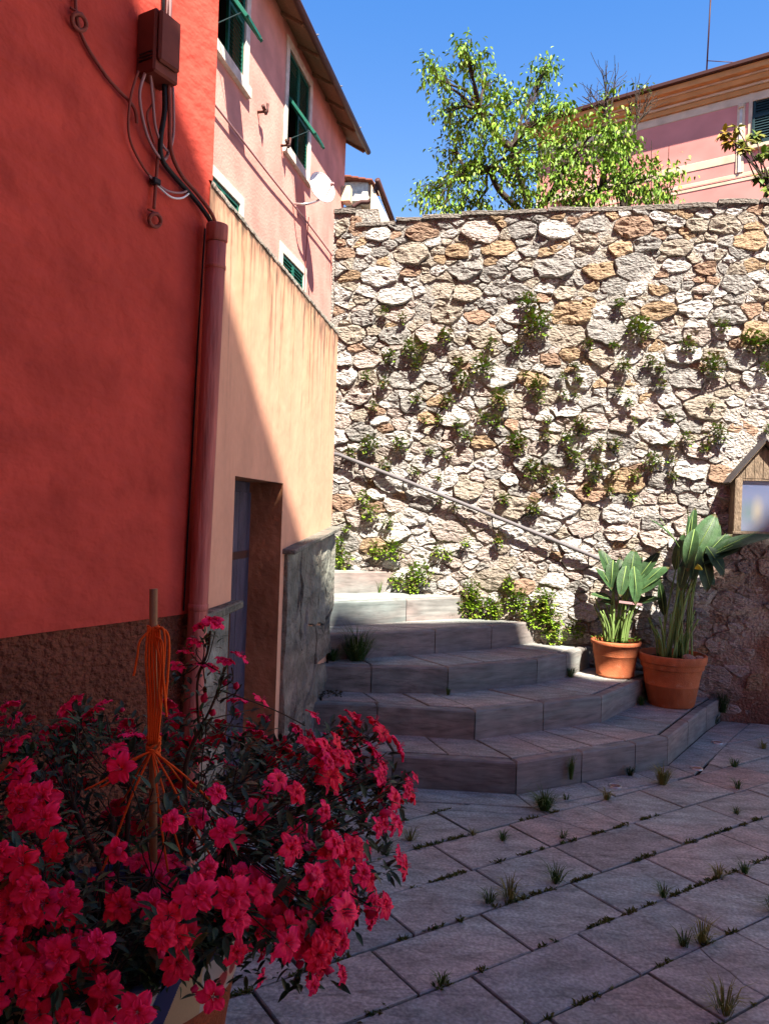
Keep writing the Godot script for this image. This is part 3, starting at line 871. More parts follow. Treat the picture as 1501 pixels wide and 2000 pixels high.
		obj("cladding_stone", st, M.cladding, t)

func rough_flag(st: SurfaceTool, poly: PackedVector2Array, t: Transform3D, depth: float) -> void:   # a stone with an uneven cleft face
	if Geometry2D.is_polygon_clockwise(poly): poly.reverse()
	var mid := Vector2.ZERO
	for p in poly: mid += p
	mid /= poly.size()
	var n := poly.size()
	var ks := [1.0, 0.985, 0.8, 0.55, 0.25]
	var rings := []
	for q in ks.size() + 1:
		var ring := []
		for i in n:
			var p: Vector2 = mid + (poly[i] - mid) * (ks[q - 1] if q else 1.0)
			var d := 0.0 if q == 0 else depth * (0.72 if q == 1 else 1.0) + 0.026 * noise.get_noise_2d(p.x * 6, p.y * 3) + 0.012 * noise.get_noise_2d(p.x * 25, p.y * 14)
			ring.append(t * Vector3(p.x, p.y, maxf(d, 0.0)))
		rings.append(ring)
	for q in ks.size():
		for i in n: quad(st, rings[q][i], rings[q][(i + 1) % n], rings[q + 1][(i + 1) % n], rings[q + 1][i])
	for i in n: tri(st, rings[-1][i], rings[-1][(i + 1) % n], t * Vector3(mid.x, mid.y, depth))

const PINK_AT := Vector3(-1.164, 0, -17.0)
func pk(s: float, y: float, out := 0.0) -> Vector3:   # s metres from the far corner towards the camera
	return PINK_AT + Vector3(-0.1989, 0, 0.98) * s + Vector3.UP * y + Vector3(0.98, 0, 0.1989) * out

func shutter_leaf(win: Node, at: Callable, s0: float, s1: float, y0: float, y1: float, out: float) -> void:
	# a framed louvred leaf between s0 and s1, y0 and y1; at(s, y, out) gives points on its facade
	var st := mb()
	var rail := 0.055
	for q in [[s0 + rail / 2, y0, s0 + rail / 2, y1], [s1 - rail / 2, y0, s1 - rail / 2, y1]]: bar(st, at.call(q[0], q[1], out), at.call(q[2], q[3], out), rail, 0.045, at.call(0, 0, 1) - at.call(0, 0, 0), 0.004)
	for y in [y0 + rail / 2, y1 - rail / 2]: bar(st, at.call(s0 + rail, y, out), at.call(s1 - rail, y, out), 0.044, rail, Vector3.UP, 0.004)
	var leaf := obj("shutter", st, M.green_paint, win)
	var n := int((y1 - y0 - 2 * rail) / 0.058)
	var sl := mb()
	for k in n:
		var y := y0 + rail + (k + 0.5) * (y1 - y0 - 2 * rail) / n
		var a: Vector3 = at.call(s0 + rail, y, out)
		var b: Vector3 = at.call(s1 - rail, y, out)
		var nn: Vector3 = at.call(0, 0, 1) - at.call(0, 0, 0)
		bar(sl, a, b, 0.010, 0.058, (Vector3.UP * 0.8 - nn * 0.6).normalized())
	obj("slat", sl, M.green_paint, leaf).set_meta("kind", "stuff")

func make_pink_house() -> void:
	var t := thing("pink_house", "tall pale pink house with green shutters and a deep eave, behind the ochre wall", "house")
	var w := mb()
	var wins := [[2.59, 3.74, 7.88, 9.56], [5.71, 6.86, 7.90, 9.56], [2.62, 3.90, 4.75, 6.02], [5.77, 7.0, 4.75, 6.08]]
	var top := 9.92
	# the facade round its windows
	var cuts := [-0.1, 2.6, 3.8, 5.74, 6.9, 12.0]
	var holes := {1: [[4.75, 6.02], [7.88, 9.56]], 3: [[4.75, 6.08], [7.90, 9.56]]}
	cuts = [-0.1, 2.6, 3.80, 5.74, 6.92, 12.0]
	for i in 5:
		var y := 0.0
		var hs: Array = holes.get(i, [])
		for h in hs + [[top, top]]:
			quad(w, pk(cuts[i + 1], y), pk(cuts[i], y), pk(cuts[i], h[0]), pk(cuts[i + 1], h[0]))
			if h[1] > h[0]:
				var a: float = cuts[i]
				var b: float = cuts[i + 1]
				quad(w, pk(b, h[0], -0.2), pk(b, h[0]), pk(b, h[1]), pk(b, h[1], -0.2))
				quad(w, pk(a, h[0]), pk(a, h[0], -0.2), pk(a, h[1], -0.2), pk(a, h[1]))
				quad(w, pk(b, h[1], -0.2), pk(b, h[1]), pk(a, h[1]), pk(a, h[1], -0.2))
			y = h[1]
	quad(w, pk(-0.1, 0), pk(-0.1, 0, -7), pk(-0.1, top + 0.2, -7), pk(-0.1, top))
	quad(w, pk(12, 0, -7), pk(12, 0), pk(12, top), pk(12, top + 0.2, -7))
	quad(w, pk(-0.1, 0, -7), pk(12, 0, -7), pk(12, top, -7), pk(-0.1, top, -7))
	obj("wall", w, M.pink_plaster, t)
	var names_w := ["upper right", "upper left", "lower right", "lower left"]
	for i in 4:
		var a: float = [2.6, 5.74, 2.6, 5.74][i]
		var b: float = [3.80, 6.92, 3.80, 6.92][i]
		var y0: float = [7.88, 7.90, 4.75, 4.75][i]
		var y1: float = [9.56, 9.56, 6.02, 6.08][i]
		var st := mb()
		var fw := 0.15
		bar(st, pk(a - fw / 2, y0 - 0.02, 0.006), pk(a - fw / 2, y1 + fw, 0.006), fw, 0.03, pk(0, 0, 1) - pk(0, 0, 0), 0.003)
		bar(st, pk(b + fw / 2, y0 - 0.02, 0.006), pk(b + fw / 2, y1 + fw, 0.006), fw, 0.03, pk(0, 0, 1) - pk(0, 0, 0), 0.003)
		bar(st, pk(a, y1 + fw / 2, 0.006), pk(b, y1 + fw / 2, 0.006), 0.03, fw, Vector3.UP, 0.003)
		var win := obj("window", st, M.white_paint, t)
		st = mb(); bar(st, pk(a - 0.16, y0 - 0.10, 0.02), pk(b + 0.16, y0 - 0.10, 0.02), 0.10, 0.16, Vector3.UP, 0.004); obj("sill", st, M.white_paint, win)
		st = mb(); quad(st, pk(b, y0, -0.19), pk(a, y0, -0.19), pk(a, y1, -0.19), pk(b, y1, -0.19)); obj("pane", st, M.dark_room, win)
		var m := (a + b) / 2
		var f := func(s: float, y: float, o: float) -> Vector3: return pk(s, y, o)
		if i < 2:
			var yh := y0 + 0.86
			shutter_leaf(win, f, a + 0.01, m - 0.005, yh, y1 - 0.01, -0.03)
			shutter_leaf(win, f, m + 0.005, b - 0.01, yh, y1 - 0.01, -0.03)
			shutter_leaf(win, f, a + 0.01, m - 0.005, y0 + 0.01, yh - 0.01, -0.03)
			# the other leaf's lower flap is pushed out on its stay
			var sw := 0.64
			var flap := func(s: float, y: float, o: float) -> Vector3:
				var down := yh - y
				var dirn := (pk(0, 0, 1) - pk(0, 0, 0)) * sin(sw) + Vector3.DOWN * cos(sw)
				var nrm := (pk(0, 0, 1) - pk(0, 0, 0)) * cos(sw) + Vector3.UP * sin(sw)
				return pk(s, yh) + dirn * down + nrm * o
			shutter_leaf(win, flap, m + 0.005, b - 0.01, y0 + 0.01, yh - 0.01, 0.0)
			st = mb(); tube(st, [pk(b - 0.03, y0 + 0.1, 0), flap.call(b - 0.03, y0 + 0.1, 0)], 0.008, 5); obj("stay", st, M.dark_green_paint, win)
		else:
			shutter_leaf(win, f, a + 0.01, m - 0.005, y0 + 0.01, y1 - 0.01, -0.02)
			shutter_leaf(win, f, m + 0.005, b - 0.01, y0 + 0.01, y1 - 0.01, -0.02)
	# eave: boarded soffit on rafters, tiles, gutter
	var e := mb()
	var E0 := -0.36
	quad(e, pk(E0, 9.66, 0.40), pk(12.2, 9.66, 0.40), pk(12.2, 9.96, -0.1), pk(E0, 9.96, -0.1))
	quad(e, pk(E0, 9.66, 0.40), pk(E0, 9.96, -0.1), pk(E0, 10.06, -0.1), pk(E0, 9.75, 0.40))
	var soffit := obj("soffit", e, M.eave_board, t)
	for k in 14:
		var r := mb()
		bar(r, pk(-0.25 + 0.9 * k, 9.635, 0.385), pk(-0.25 + 0.9 * k, 9.90, -0.05), 0.06, 0.06, Vector3.UP, 0.004)
		obj("rafter", r, M.eave_board, soffit)
	e = mb()
	quad(e, pk(E0, 9.755, 0.41), pk(12.2, 9.755, 0.41), pk(12.2, 11.6, -3.5), pk(E0, 11.6, -3.5))
	quad(e, pk(E0, 11.6, -3.5), pk(12.2, 11.6, -3.5), pk(12.2, 9.7, -7.6), pk(E0, 9.7, -7.6))
	obj("roof", e, M.roof_tile, t)
	e = mb(true)
	tube(e, [pk(E0 - 0.03, 9.68, 0.45), pk(12.2, 9.68, 0.45)], 0.06, 10)
	var gut := obj("gutter", e, M.gutter_metal, t)
	for k in 6:
		e = mb(); bar(e, pk(0.6 + 1.6 * k, 9.745, 0.36), pk(0.6 + 1.6 * k, 9.745, 0.52), 0.02, 0.02); obj("gutter_clip", e, M.steel, gut)
	# things fixed to the facade
	var wire := mb(true)
	tube(wire, spline([pk(9, 7.0, 0.05), pk(6.7, 6.99, 0.05), pk(4.7, 6.96, 0.06), pk(2.5, 6.98, 0.05), pk(0.2, 6.93, 0.05), pk(-0.05, 6.9, 0.05)], 5), 0.016, 6)
	tag(obj("facade_cable", wire, M.cable_grey), "long tan cable running level across the pink facade", "cable")
	wire = mb(true)
	tube(wire, spline([pk(1.0, 6.95, 0.05), pk(0.75, 6.4, 0.05), pk(0.45, 6.25, 0.05), pk(0.15, 6.5, 0.05), pk(0.05, 6.85, 0.05)], 6), 0.010, 6)
	tag(obj("facade_cable", wire, M.cable_red), "slack cable loop hanging at the far corner of the pink facade", "cable")
	wire = mb(true)
	tube(wire, spline([pk(2.58, 7.1, 0.06), pk(2.56, 6.5, 0.03), pk(2.62, 5.3, 0.03)], 5), 0.009, 6)
	tag(obj("facade_cable", wire, M.cable_red), "thin cable dropping from the satellite dish bracket", "cable")
	var jb := mb(); box(jb, Transform3D(Basis(Vector3(-0.1989, 0, 0.98), Vector3.UP, Vector3(0.98, 0, 0.1989)), pk(0.05, 8.55, 0.10)), Vector3(0.22, 0.34, 0.2), 0.01)
	tag(obj("meter_box", jb, M.cream_paint), "small cream box at the far corner of the pink facade", "meter box")
	for q in [[5.15, 7.75, "rusty bent bracket between the two upper pink house windows"], [4.05, 7.75, "rusty hook on the pink wall beside the right upper window's sill"]]:
		var k := thing("wall_bracket", q[2], "bracket", pk(q[0], q[1]))
		var o := Vector3(0.98, 0, 0.1989)
		var s := mb(true); tube(s, [Vector3.ZERO, o * 0.16, o * 0.16 + Vector3(0, 0.12, 0)], 0.022, 6); obj("arm", s, M.gutter_metal, k)
		s = mb(true); tube(s, [o * 0.10 + Vector3(0, 0.05, 0.08), o * 0.12 + Vector3(0, 0.02, -0.10)], 0.03, 6); obj("clamp", s, M.gutter_metal, k)
	var d := thing("satellite_dish", "white satellite dish on a bracket below the pink house's right upper window", "satellite dish", pk(3.03, 7.46, 0.45))
	var axis := Vector3(0.62, 0.20, 0.75).normalized()
	var bx := Vector3.UP.cross(axis).normalized()
	var db := Basis(bx, axis.cross(bx), axis)
	var s := mb(true)
	var prev := []
	for i in 8:
		var ring := []
		var r := 0.26 * i / 7.0
		for k in 28: ring.append(db * Vector3(r * cos(TAU * k / 28), r * sin(TAU * k / 28) * 1.08, 0.55 * r * r - 0.05))
		if i:
			for k in 28: quad(s, prev[k], prev[(k + 1) % 28], ring[(k + 1) % 28], ring[k])
		prev = ring
	obj("reflector", s, M.dish_white, d)
	s = mb(true)
	prev.append(prev[0]); tube(s, prev, 0.012, 6, false); obj("rim", s, M.dish_white, d)
	var wallp := pk(3.35, 7.05) - d.position
	s = mb(true); tube(s, spline([wallp, wallp + Vector3(0.25, -0.02, 0.05), db * Vector3(0, -0.18, -0.10), db * Vector3(0, 0, -0.06)], 5), 0.022, 8); obj("mount", s, M.steel, d)
	s = mb(true); tube(s, [db * Vector3(0, -0.26, 0.0), db * Vector3(0, -0.12, 0.27)], 0.012, 6); obj("feed_arm", s, M.steel, d)
	s = mb(); box(s, Transform3D(db, db * Vector3(0, -0.10, 0.28)), Vector3(0.05, 0.05, 0.08), 0.01); obj("feed_horn", s, M.cable_grey, d)

# ---------------------------------------------------------------- far houses
const ROSE_AT := Vector3(8.02, 0, -17.95)
func rz(s: float, y: float, out := 0.0) -> Vector3:   # s metres to the right along the rose house's facade
	return ROSE_AT + Vector3(0.8137, 0, 0.5812) * s + Vector3.UP * y + Vector3(-0.5812, 0, 0.8137) * out

func make_rose_house() -> void:
	var t := thing("rose_house", "rose pink house with an orange cornice and cream bands, above the wall at right", "house")
	var w := mb()
	var S0 := -5.15
	var S1 := 9.0
	var top := 12.05
	quad(w, rz(S0, 3), rz(0.22, 3), rz(0.22, top), rz(S0, top))
	quad(w, rz(0.22, 3), rz(1.42, 3), rz(1.42, 10.38), rz(0.22, 10.38))
	quad(w, rz(0.22, 11.68), rz(1.42, 11.68), rz(1.42, top), rz(0.22, top))
	quad(w, rz(1.42, 3), rz(S1, 3), rz(S1, top), rz(1.42, top))
	for q in [[0.22, 1], [1.42, -1]]: _side(w, rz(q[0], 10.38), rz(q[0], 10.38, -0.2), rz(q[0], 11.68, -0.2), rz(q[0], 11.68), rz(q[0] - q[1], 11))
	quad(w, rz(0.22, 10.38), rz(1.42, 10.38), rz(1.42, 10.38, -0.2), rz(0.22, 10.38, -0.2))
	quad(w, rz(0.22, 11.68, -0.2), rz(1.42, 11.68, -0.2), rz(1.42, 11.68), rz(0.22, 11.68))
	quad(w, rz(S0, 3, -8), rz(S0, 3), rz(S0, top), rz(S0, top, -8))
	quad(w, rz(S1, 3), rz(S1, 3, -8), rz(S1, top, -8), rz(S1, top))
	quad(w, rz(S1, 3, -8), rz(S0, 3, -8), rz(S0, top, -8), rz(S1, top, -8))
	obj("wall", w, M.rose_plaster, t)
	var along_ := func(y0: float, y1: float, out: float, m: Material, called: String, a := S0, b := S1, par: Node = t) -> MeshInstance3D:
		var st := mb(); bar(st, rz(a, (y0 + y1) / 2, out / 2 - 0.02), rz(b, (y0 + y1) / 2, out / 2 - 0.02), out + 0.04, y1 - y0, Vector3.UP, 0.008)
		return obj(called, st, m, par)
	# the cornice: cream frieze, then stepped mouldings under the eave
	along_.call(11.42, 11.62, 0.015, M.cream_paint, "frieze")
	along_.call(11.62, 11.74, 0.07, M.cornice_paint, "cornice")
	along_.call(11.74, 11.80, 0.12, M.cream_paint, "cornice")
	along_.call(11.80, 11.93, 0.22, M.cornice_paint, "cornice")
	along_.call(11.93, 11.97, 0.27, M.cream_paint, "cornice")
	along_.call(11.97, 12.11, 0.40, M.cornice_paint, "cornice", S0 - 0.3)
	along_.call(12.112, 12.20, 0.50, M.gutter_metal, "gutter", S0 - 0.4)
	var roof := mb()
	quad(roof, rz(S0 - 0.4, 12.21, 0.45), rz(S1, 12.21, 0.45), rz(S1, 14.0, -4), rz(S0 - 0.4, 14.0, -4))
	quad(roof, rz(S1, 14.0, -4), rz(S1, 12.2, -8.4), rz(S0 - 0.4, 12.2, -8.4), rz(S0 - 0.4, 14.0, -4))
	obj("roof", roof, M.roof_tile, t)
	along_.call(10.09, 10.28, 0.012, M.cream_paint, "band", S0, -0.05)
	along_.call(9.60, 9.68, 0.012, M.cream_paint, "band")
	along_.call(9.683, 9.71, 0.02, M.rose_plaster, "band")
	along_.call(9.713, 9.80, 0.012, M.cream_paint, "band")
	for q in [[-0.02, 0.02], [1.60, 0.02]]:
		var st := mb(); bar(st, rz(q[0], 9.81, 0.0), rz(q[0], 11.415, 0.0), 0.17, 0.05, rz(0, 0, 1) - rz(0, 0, 0), 0.006); obj("pilaster", st, M.cream_paint, t)
		st = mb(); bar(st, rz(q[0], 9.81, 0.02), rz(q[0], 11.41, 0.02), 0.06, 0.05, rz(0, 0, 1) - rz(0, 0, 0), 0.006); obj("pilaster_rib", st, M.white_paint, t)
		st = mb(); bar(st, rz(q[0] - 0.06, 11.36, 0.05), rz(q[0] + 0.06, 11.36, 0.05), 0.10, 0.10, Vector3.UP, 0.02); obj("bracket", st, M.cream_paint, t)
	var f := func(s: float, y: float, o: float) -> Vector3: return rz(s, y, o)
	for base in [[0.22, 10.38, 11.68, 1.2], [-4.55, 10.15, 11.42, 1.0]]:
		var st := mb()
		var a: float = base[0]
		var b: float = base[0] + base[3]
		for q in [a - 0.04, b + 0.04]: bar(st, rz(q, base[1], 0.01), rz(q, base[2], 0.01), 0.08, 0.03, rz(0, 0, 1) - rz(0, 0, 0))
		var win := obj("window", st, M.cream_paint, t)
		st = mb(); quad(st, rz(a, base[1], -0.18), rz(b, base[1], -0.18), rz(b, base[2], -0.18), rz(a, base[2], -0.18)); obj("pane", st, M.dark_room, win)
		st = mb(); bar(st, rz(a - 0.1, base[1] - 0.06, 0.04), rz(b + 0.1, base[1] - 0.06, 0.04), 0.14, 0.09, Vector3.UP, 0.008); obj("sill", st, M.cream_paint, win)
		var mid := (a + b) / 2
		var yh: float = lerpf(base[1], base[2], 0.52)
		for q in [[a + 0.01, mid - 0.005], [mid + 0.005, b - 0.01]]:
			shutter_leaf(win, f, q[0], q[1], base[1] + 0.01, yh - 0.005, 0.03 if base[0] > 0 else -0.03)
			shutter_leaf(win, f, q[0], q[1], yh + 0.005, base[2] - 0.01, -0.03)
		for ch in win.get_children():
			if ch.name.begins_with("shutter"):
				ch.set_surface_override_material(0, M.dark_green_paint)
				for sl in ch.get_children(): sl.set_surface_override_material(0, M.dark_green_paint)
	var an := mb(true)
	var ap := rz(-0.78, 12.3, 0.2)
	tube(an, [ap, ap + Vector3(0.05, 2.6, 0)], 0.018, 6)
	var ant := obj("antenna_mast", an, M.gutter_metal)
	tag(ant, "thin mast aerial standing on the rose house's eave", "aerial")
	an = mb(true); tube(an, [ap + Vector3(0, 0.28, 0), ap + Vector3(0.75, 0.20, 0.1)], 0.010, 5); obj("stay_wire", an, M.gutter_metal, ant)

func make_far_houses() -> void:
	# cream house between the pink house and the wall
	var t := thing("cream_house", "small cream house with a brown gutter, between the pink house and the wall", "house")
	var w := mb(); box(w, Transform3D(Basis(Vector3.UP, -0.25), Vector3(-2.6, 6.85, -32.2)), Vector3(3.4, 13.6, 3.0)); obj("wall", w, M.cream_paint, t)
	w = mb(); box(w, Transform3D(Basis(Vector3.UP, -0.25), Vector3(-1.42, 14.05, -30.5)), Vector3(1.02, 0.75, 1.2)); obj("dormer", w, M.white_paint, t)
	w = mb()
	for k in 5: box(w, Transform3D(Basis(Vector3.UP, -0.25) * Basis(Vector3.FORWARD, 0.12), Vector3(-1.95 + 0.27 * k, 14.52 - 0.034 * k, -30.3)), Vector3(0.27, 0.09, 1.5), 0.02)
	obj("roof", w, M.roof_tile, t)
	w = mb(true); tube(w, spline([Vector3(-1.65, 13.35, -29.75), Vector3(-1.35, 13.55, -29.75), Vector3(-1.0, 13.6, -29.75), Vector3(-0.80, 13.9, -29.7), Vector3(-0.72, 14.25, -29.6)], 5), 0.085, 10); obj("gutter_pipe", w, M.gutter_metal, t)
	w = mb(true); tube(w, [Vector3(-0.72, 14.3, -29.4), Vector3(0.05, 13.25, -31.6)], 0.11, 10); obj("gutter", w, M.gutter_metal, t)
	w = mb()
	quad(w, Vector3(-0.85, 14.3, -29.5), Vector3(-0.1, 12.6, -29.7), Vector3(0.25, 12.6, -31.9), Vector3(-0.3, 14.3, -31.9))
	quad(w, Vector3(-0.95, 12.0, -29.6), Vector3(-0.15, 12.0, -29.6), Vector3(-0.15, 12.7, -29.6), Vector3(-0.95, 14.2, -29.6))
	obj("eave_board", w, M.cream_paint, t)
	var g := thing("brown_roof_house", "low house of which only a brown roof shows over the wall", "house")
	w = mb(); box(w, Transform3D(Basis.IDENTITY, Vector3(0.3, 6.2, -37)), Vector3(2.4, 12.6, 4)); obj("wall", w, M.cream_paint, g)
	w = mb()
	quad(w, Vector3(-0.7, 13.9, -33.2), Vector3(-0.7, 14.9, -36), Vector3(0.5, 14.6, -36), Vector3(0.75, 13.75, -33.2))
	_side(w, Vector3(-0.7, 13.9, -33.2), Vector3(0.75, 13.75, -33.2), Vector3(0.75, 13.55, -33.2), Vector3(-0.7, 13.7, -33.2), Vector3(0, 13.6, -36))
	obj("roof", w, M.roof_tile, g)
	# unseen houses behind the viewer, placed and outlined to shade the courtyard
	var h := thing("unseen_low_house", "unseen ochre house behind the viewer, placed to shade the red wall and courtyard", "house")
	w = mb()
	box(w, Transform3D(Basis.IDENTITY, Vector3(-1.2, 5.3, 6.5)), Vector3(5.6, 10.6, 8.0)); obj("wall", w, M.ochre_reveal, h)
	w = mb(); box(w, Transform3D(Basis.IDENTITY, Vector3(-1.2, 10.72, 6.5)), Vector3(5.6, 0.24, 8.0)); obj("roof", w, M.roof_tile, h)
	h = thing("unseen_gabled_house", "unseen tall rose house behind the viewer, outlined to cast the courtyard shade", "house")
	var poly := PackedVector2Array([Vector2(1.62, 0), Vector2(7.1, 0), Vector2(7.1, 14.3), Vector2(6.70, 14.27), Vector2(6.24, 13.80), Vector2(5.70, 13.55), Vector2(5.49, 12.70), Vector2(5.24, 12.70), Vector2(5.08, 13.40), Vector2(4.80, 13.76), Vector2(3.88, 13.38), Vector2(3.15, 13.08), Vector2(2.95, 12.45), Vector2(2.50, 11.77), Vector2(1.95, 11.08), Vector2(1.68, 10.76), Vector2(1.62, 10.7)])  # outline cut to set the shadow edge on walls, steps and small pot
	w = mb()
	prism(w, poly, Transform3D(Basis.IDENTITY, Vector3(0, 0, 2.70)), 6.5)
	prism(w, poly, Transform3D(Basis.IDENTITY, Vector3(0, 0, 2.49)), 0.2)
	obj("wall", w, M.rose_plaster, h)

func make_unseen_square() -> void:
	# out of view at right: sunlit paving and house front, placed to bounce warm light
	var g := mb()
	quad(g, Vector3(4.2, -0.008, 30), Vector3(60, -0.008, 30), Vector3(60, -0.008, -12), Vector3(4.2, -0.008, -12))
	struct("unseen_sunny_square", g, M.pale_paving)
	var h := thing("unseen_cream_house", "unseen sunlit cream house at right, placed to bounce warm light into the courtyard", "house")
	var w := mb(); box(w, Transform3D(Basis.IDENTITY, Vector3(10.0, 4.4, -7.7)), Vector3(8.6, 8.9, 2.4)); obj("wall", w, M.cream_paint, h)
	w = mb(); box(w, Transform3D(Basis.IDENTITY, Vector3(10.0, 8.96, -7.7)), Vector3(9.0, 0.2, 2.8)); obj("roof", w, M.roof_tile, h)

func make_terrain() -> void:
	# the garden terrace that the wall holds up, and the lane beyond the stairs
	var g := mb()
	var a := on_wall(0.08, 0, -0.5)
	var b := on_wall(5.4, 0, -0.5)
	quad(g, Vector3(a.x, 4.05, a.z), Vector3(b.x, 4.05, b.z), Vector3(40, 4.05, -12), Vector3(40, 4.05, -60))
	tri(g, Vector3(a.x, 4.05, a.z), Vector3(40, 4.05, -60), Vector3(-0.5, 4.05, -60))
	quad(g, Vector3(b.x, 0, b.z), Vector3(40, 0, -12), Vector3(40, 4.05, -12), Vector3(b.x, 4.05, b.z))
	quad(g, Vector3(-0.5, 0, -60), Vector3(a.x, 0, a.z), Vector3(a.x, 4.05, a.z), Vector3(-0.5, 4.05, -60))
	struct("terrace_ground", g, M.soil)
	g = mb()
	quad(g, Vector3(-8, 1.05, -5.2), Vector3(-1.1, 1.05, -5.2), Vector3(-0.45, 1.05, -7.2), Vector3(-8, 1.05, -7.2))
	quad(g, Vector3(-8, 1.05, -7.2), Vector3(-0.45, 1.05, -7.2), Vector3(-0.5, 3.5, -30), Vector3(-8, 3.5, -30))
	struct("lane", g, M.slate)

# ---------------------------------------------------------------- handrail and shrine
func make_handrail() -> void:
	var t := thing("handrail", "slim grey metal handrail curled at its upper end, fixed to the rubble wall", "handrail")
	var st := mb(true)
	var pts := [on_wall(0.165, 2.005, 0.095), on_wall(0.14, 1.985, 0.095), on_wall(0.108, 1.995, 0.095), on_wall(0.09, 2.03, 0.095), on_wall(0.10, 2.068, 0.095), on_wall(0.14, 2.092, 0.095), on_wall(0.20, 2.088, 0.095)]
	pts = spline(pts, 5)
	for k in 8: pts.append(on_wall(0.20 + 2.46 * (k + 1) / 8.0, 2.088 - 0.895 * (k + 1) / 8.0 + 0.006 * sin(PI * (k + 1) / 8.0), 0.095))
	tube(st, pts, 0.0165, 12)
	obj("rail", st, M.rail_metal, t)
	for u in [0.42, 0.78, 1.55, 2.35]:
		st = mb(true)
		var y: float = 2.088 - 0.895 * (u - 0.20) / 2.46
		tube(st, spline([on_wall(u, y - 0.012, 0.095), on_wall(u, y - 0.06, 0.065), on_wall(u + 0.01, y - 0.10, 0.03), on_wall(u + 0.01, y - 0.105, -0.05)], 4), 0.006, 8)
		obj("bracket", st, M.rail_metal, t)

func shrine_print() -> ImageTexture:
	var im := Image.create(128, 160, false, Image.FORMAT_RGB8)
	for y in 160:
		for x in 128:
			var c := Vector3(0.20, 0.30, 0.66).lerp(Vector3(0.46, 0.56, 0.80), y / 160.0)
			c = c.lerp(Vector3(0.22, 0.42, 0.40), clampf(1.0 - Vector2((x - 24) / 40.0, (y - 100) / 50.0).length(), 0, 1) * 0.8)
			var d := Vector2((x - 52.0) / 22.0, (y - 95.0) / 52.0).length()
			c = c.lerp(Vector3(0.75, 0.70, 0.58), clampf(1.15 - d + 0.25 * noise.get_noise_2d(x * 6, y * 6), 0, 1))
			c *= 0.34 + 0.05 * noise.get_noise_2d(x * 9, y * 9)
			im.set_pixel(x, y, Color(clampf(c.x, 0, 1), clampf(c.y, 0, 1), clampf(c.z, 0, 1)).linear_to_srgb())
	return ImageTexture.create_from_image(im)

func make_shrine() -> void:
	var t := thing("wall_shrine", "little weathered wooden shrine with a pitched roof and glass front on the rubble wall", "shrine")
	var b := Basis(wall_u, Vector3.UP, wall_n)
	var c := 3.655
	var o := on_wall(c, 0, 0.0)
	var T := Transform3D(b, o)
	var bx := func(called: String, at: Vector3, size: Vector3, m: Material, bev := 0.003, par: Node = t) -> MeshInstance3D:
		var st := mb(); box(st, Transform3D(b, T * at), size, bev); return obj(called, st, m, par)
	for s in [-1, 1]:
		bx.call("post", Vector3(s * 0.192, 1.755, 0.165), Vector3(0.034, 0.42, 0.03), M.weathered_wood)
		bx.call("post", Vector3(s * 0.163, 1.755, 0.162), Vector3(0.022, 0.42, 0.02), M.weathered_wood)
		bx.call("side_board", Vector3(s * 0.203, 1.755, 0.075), Vector3(0.012, 0.42, 0.148), M.weathered_wood)
	bx.call("back_board", Vector3(0, 1.76, 0.02), Vector3(0.39, 0.43, 0.012), M.weathered_wood)
	bx.call("sill", Vector3(0, 1.535, 0.09), Vector3(0.43, 0.022, 0.20), M.weathered_wood)
	bx.call("rail", Vector3(0, 1.955, 0.150), Vector3(0.30, 0.016, 0.02), M.weathered_wood)
	for k in 6:      # gable boards
		var x0 := -0.198 + 0.066 * k
		var hh := func(x: float) -> float: return 1.962 + (0.21 - absf(x)) * 1.28
		var st := mb()
		var pl := PackedVector2Array([Vector2(x0 + 0.001, 1.965), Vector2(x0 + 0.064, 1.965), Vector2(x0 + 0.064, hh.call(x0 + 0.064)), Vector2(x0 + 0.001, hh.call(x0 + 0.001))])
		prism(st, pl, T * Transform3D(Basis.IDENTITY, Vector3(0, 0, 0.148 + 0.002 * (k % 2))), 0.014, 0.0015)
		obj("gable_board", st, M.weathered_wood, t)
	for s in [-1, 1]:
		var st := mb()
		bar(st, T * Vector3(s * 0.002, 2.258, 0.10), T * Vector3(s * 0.262, 1.925, 0.10), 0.235, 0.012, (b * Vector3(s * 0.79, 0.61, 0)).normalized(), 0.002)
		obj("roof_board", st, M.weathered_wood, t)
		st = mb()
		bar(st, T * Vector3(s * 0.0, 2.272, 0.105), T * Vector3(s * 0.268, 1.929, 0.105), 0.25, 0.006, (b * Vector3(s * 0.79, 0.61, 0)).normalized(), 0.001)
		obj("roof_sheet", st, M.roof_sheet, t)
	var st := mb()
	quad_uv(st, [T * Vector3(-0.15, 1.55, 0.138), T * Vector3(0.15, 1.55, 0.138), T * Vector3(0.15, 1.947, 0.138), T * Vector3(-0.15, 1.947, 0.138)], [Vector2(0, 1), Vector2(1, 1), Vector2(1, 0), Vector2(0, 0)])
	var pm := StandardMaterial3D.new(); pm.albedo_texture = shrine_print(); pm.roughness = 0.7
	obj("print", st, pm, t)
	bx.call("pane", Vector3(0, 1.747, 0.158), Vector3(0.30, 0.40, 0.004), M.pane, 0.0)

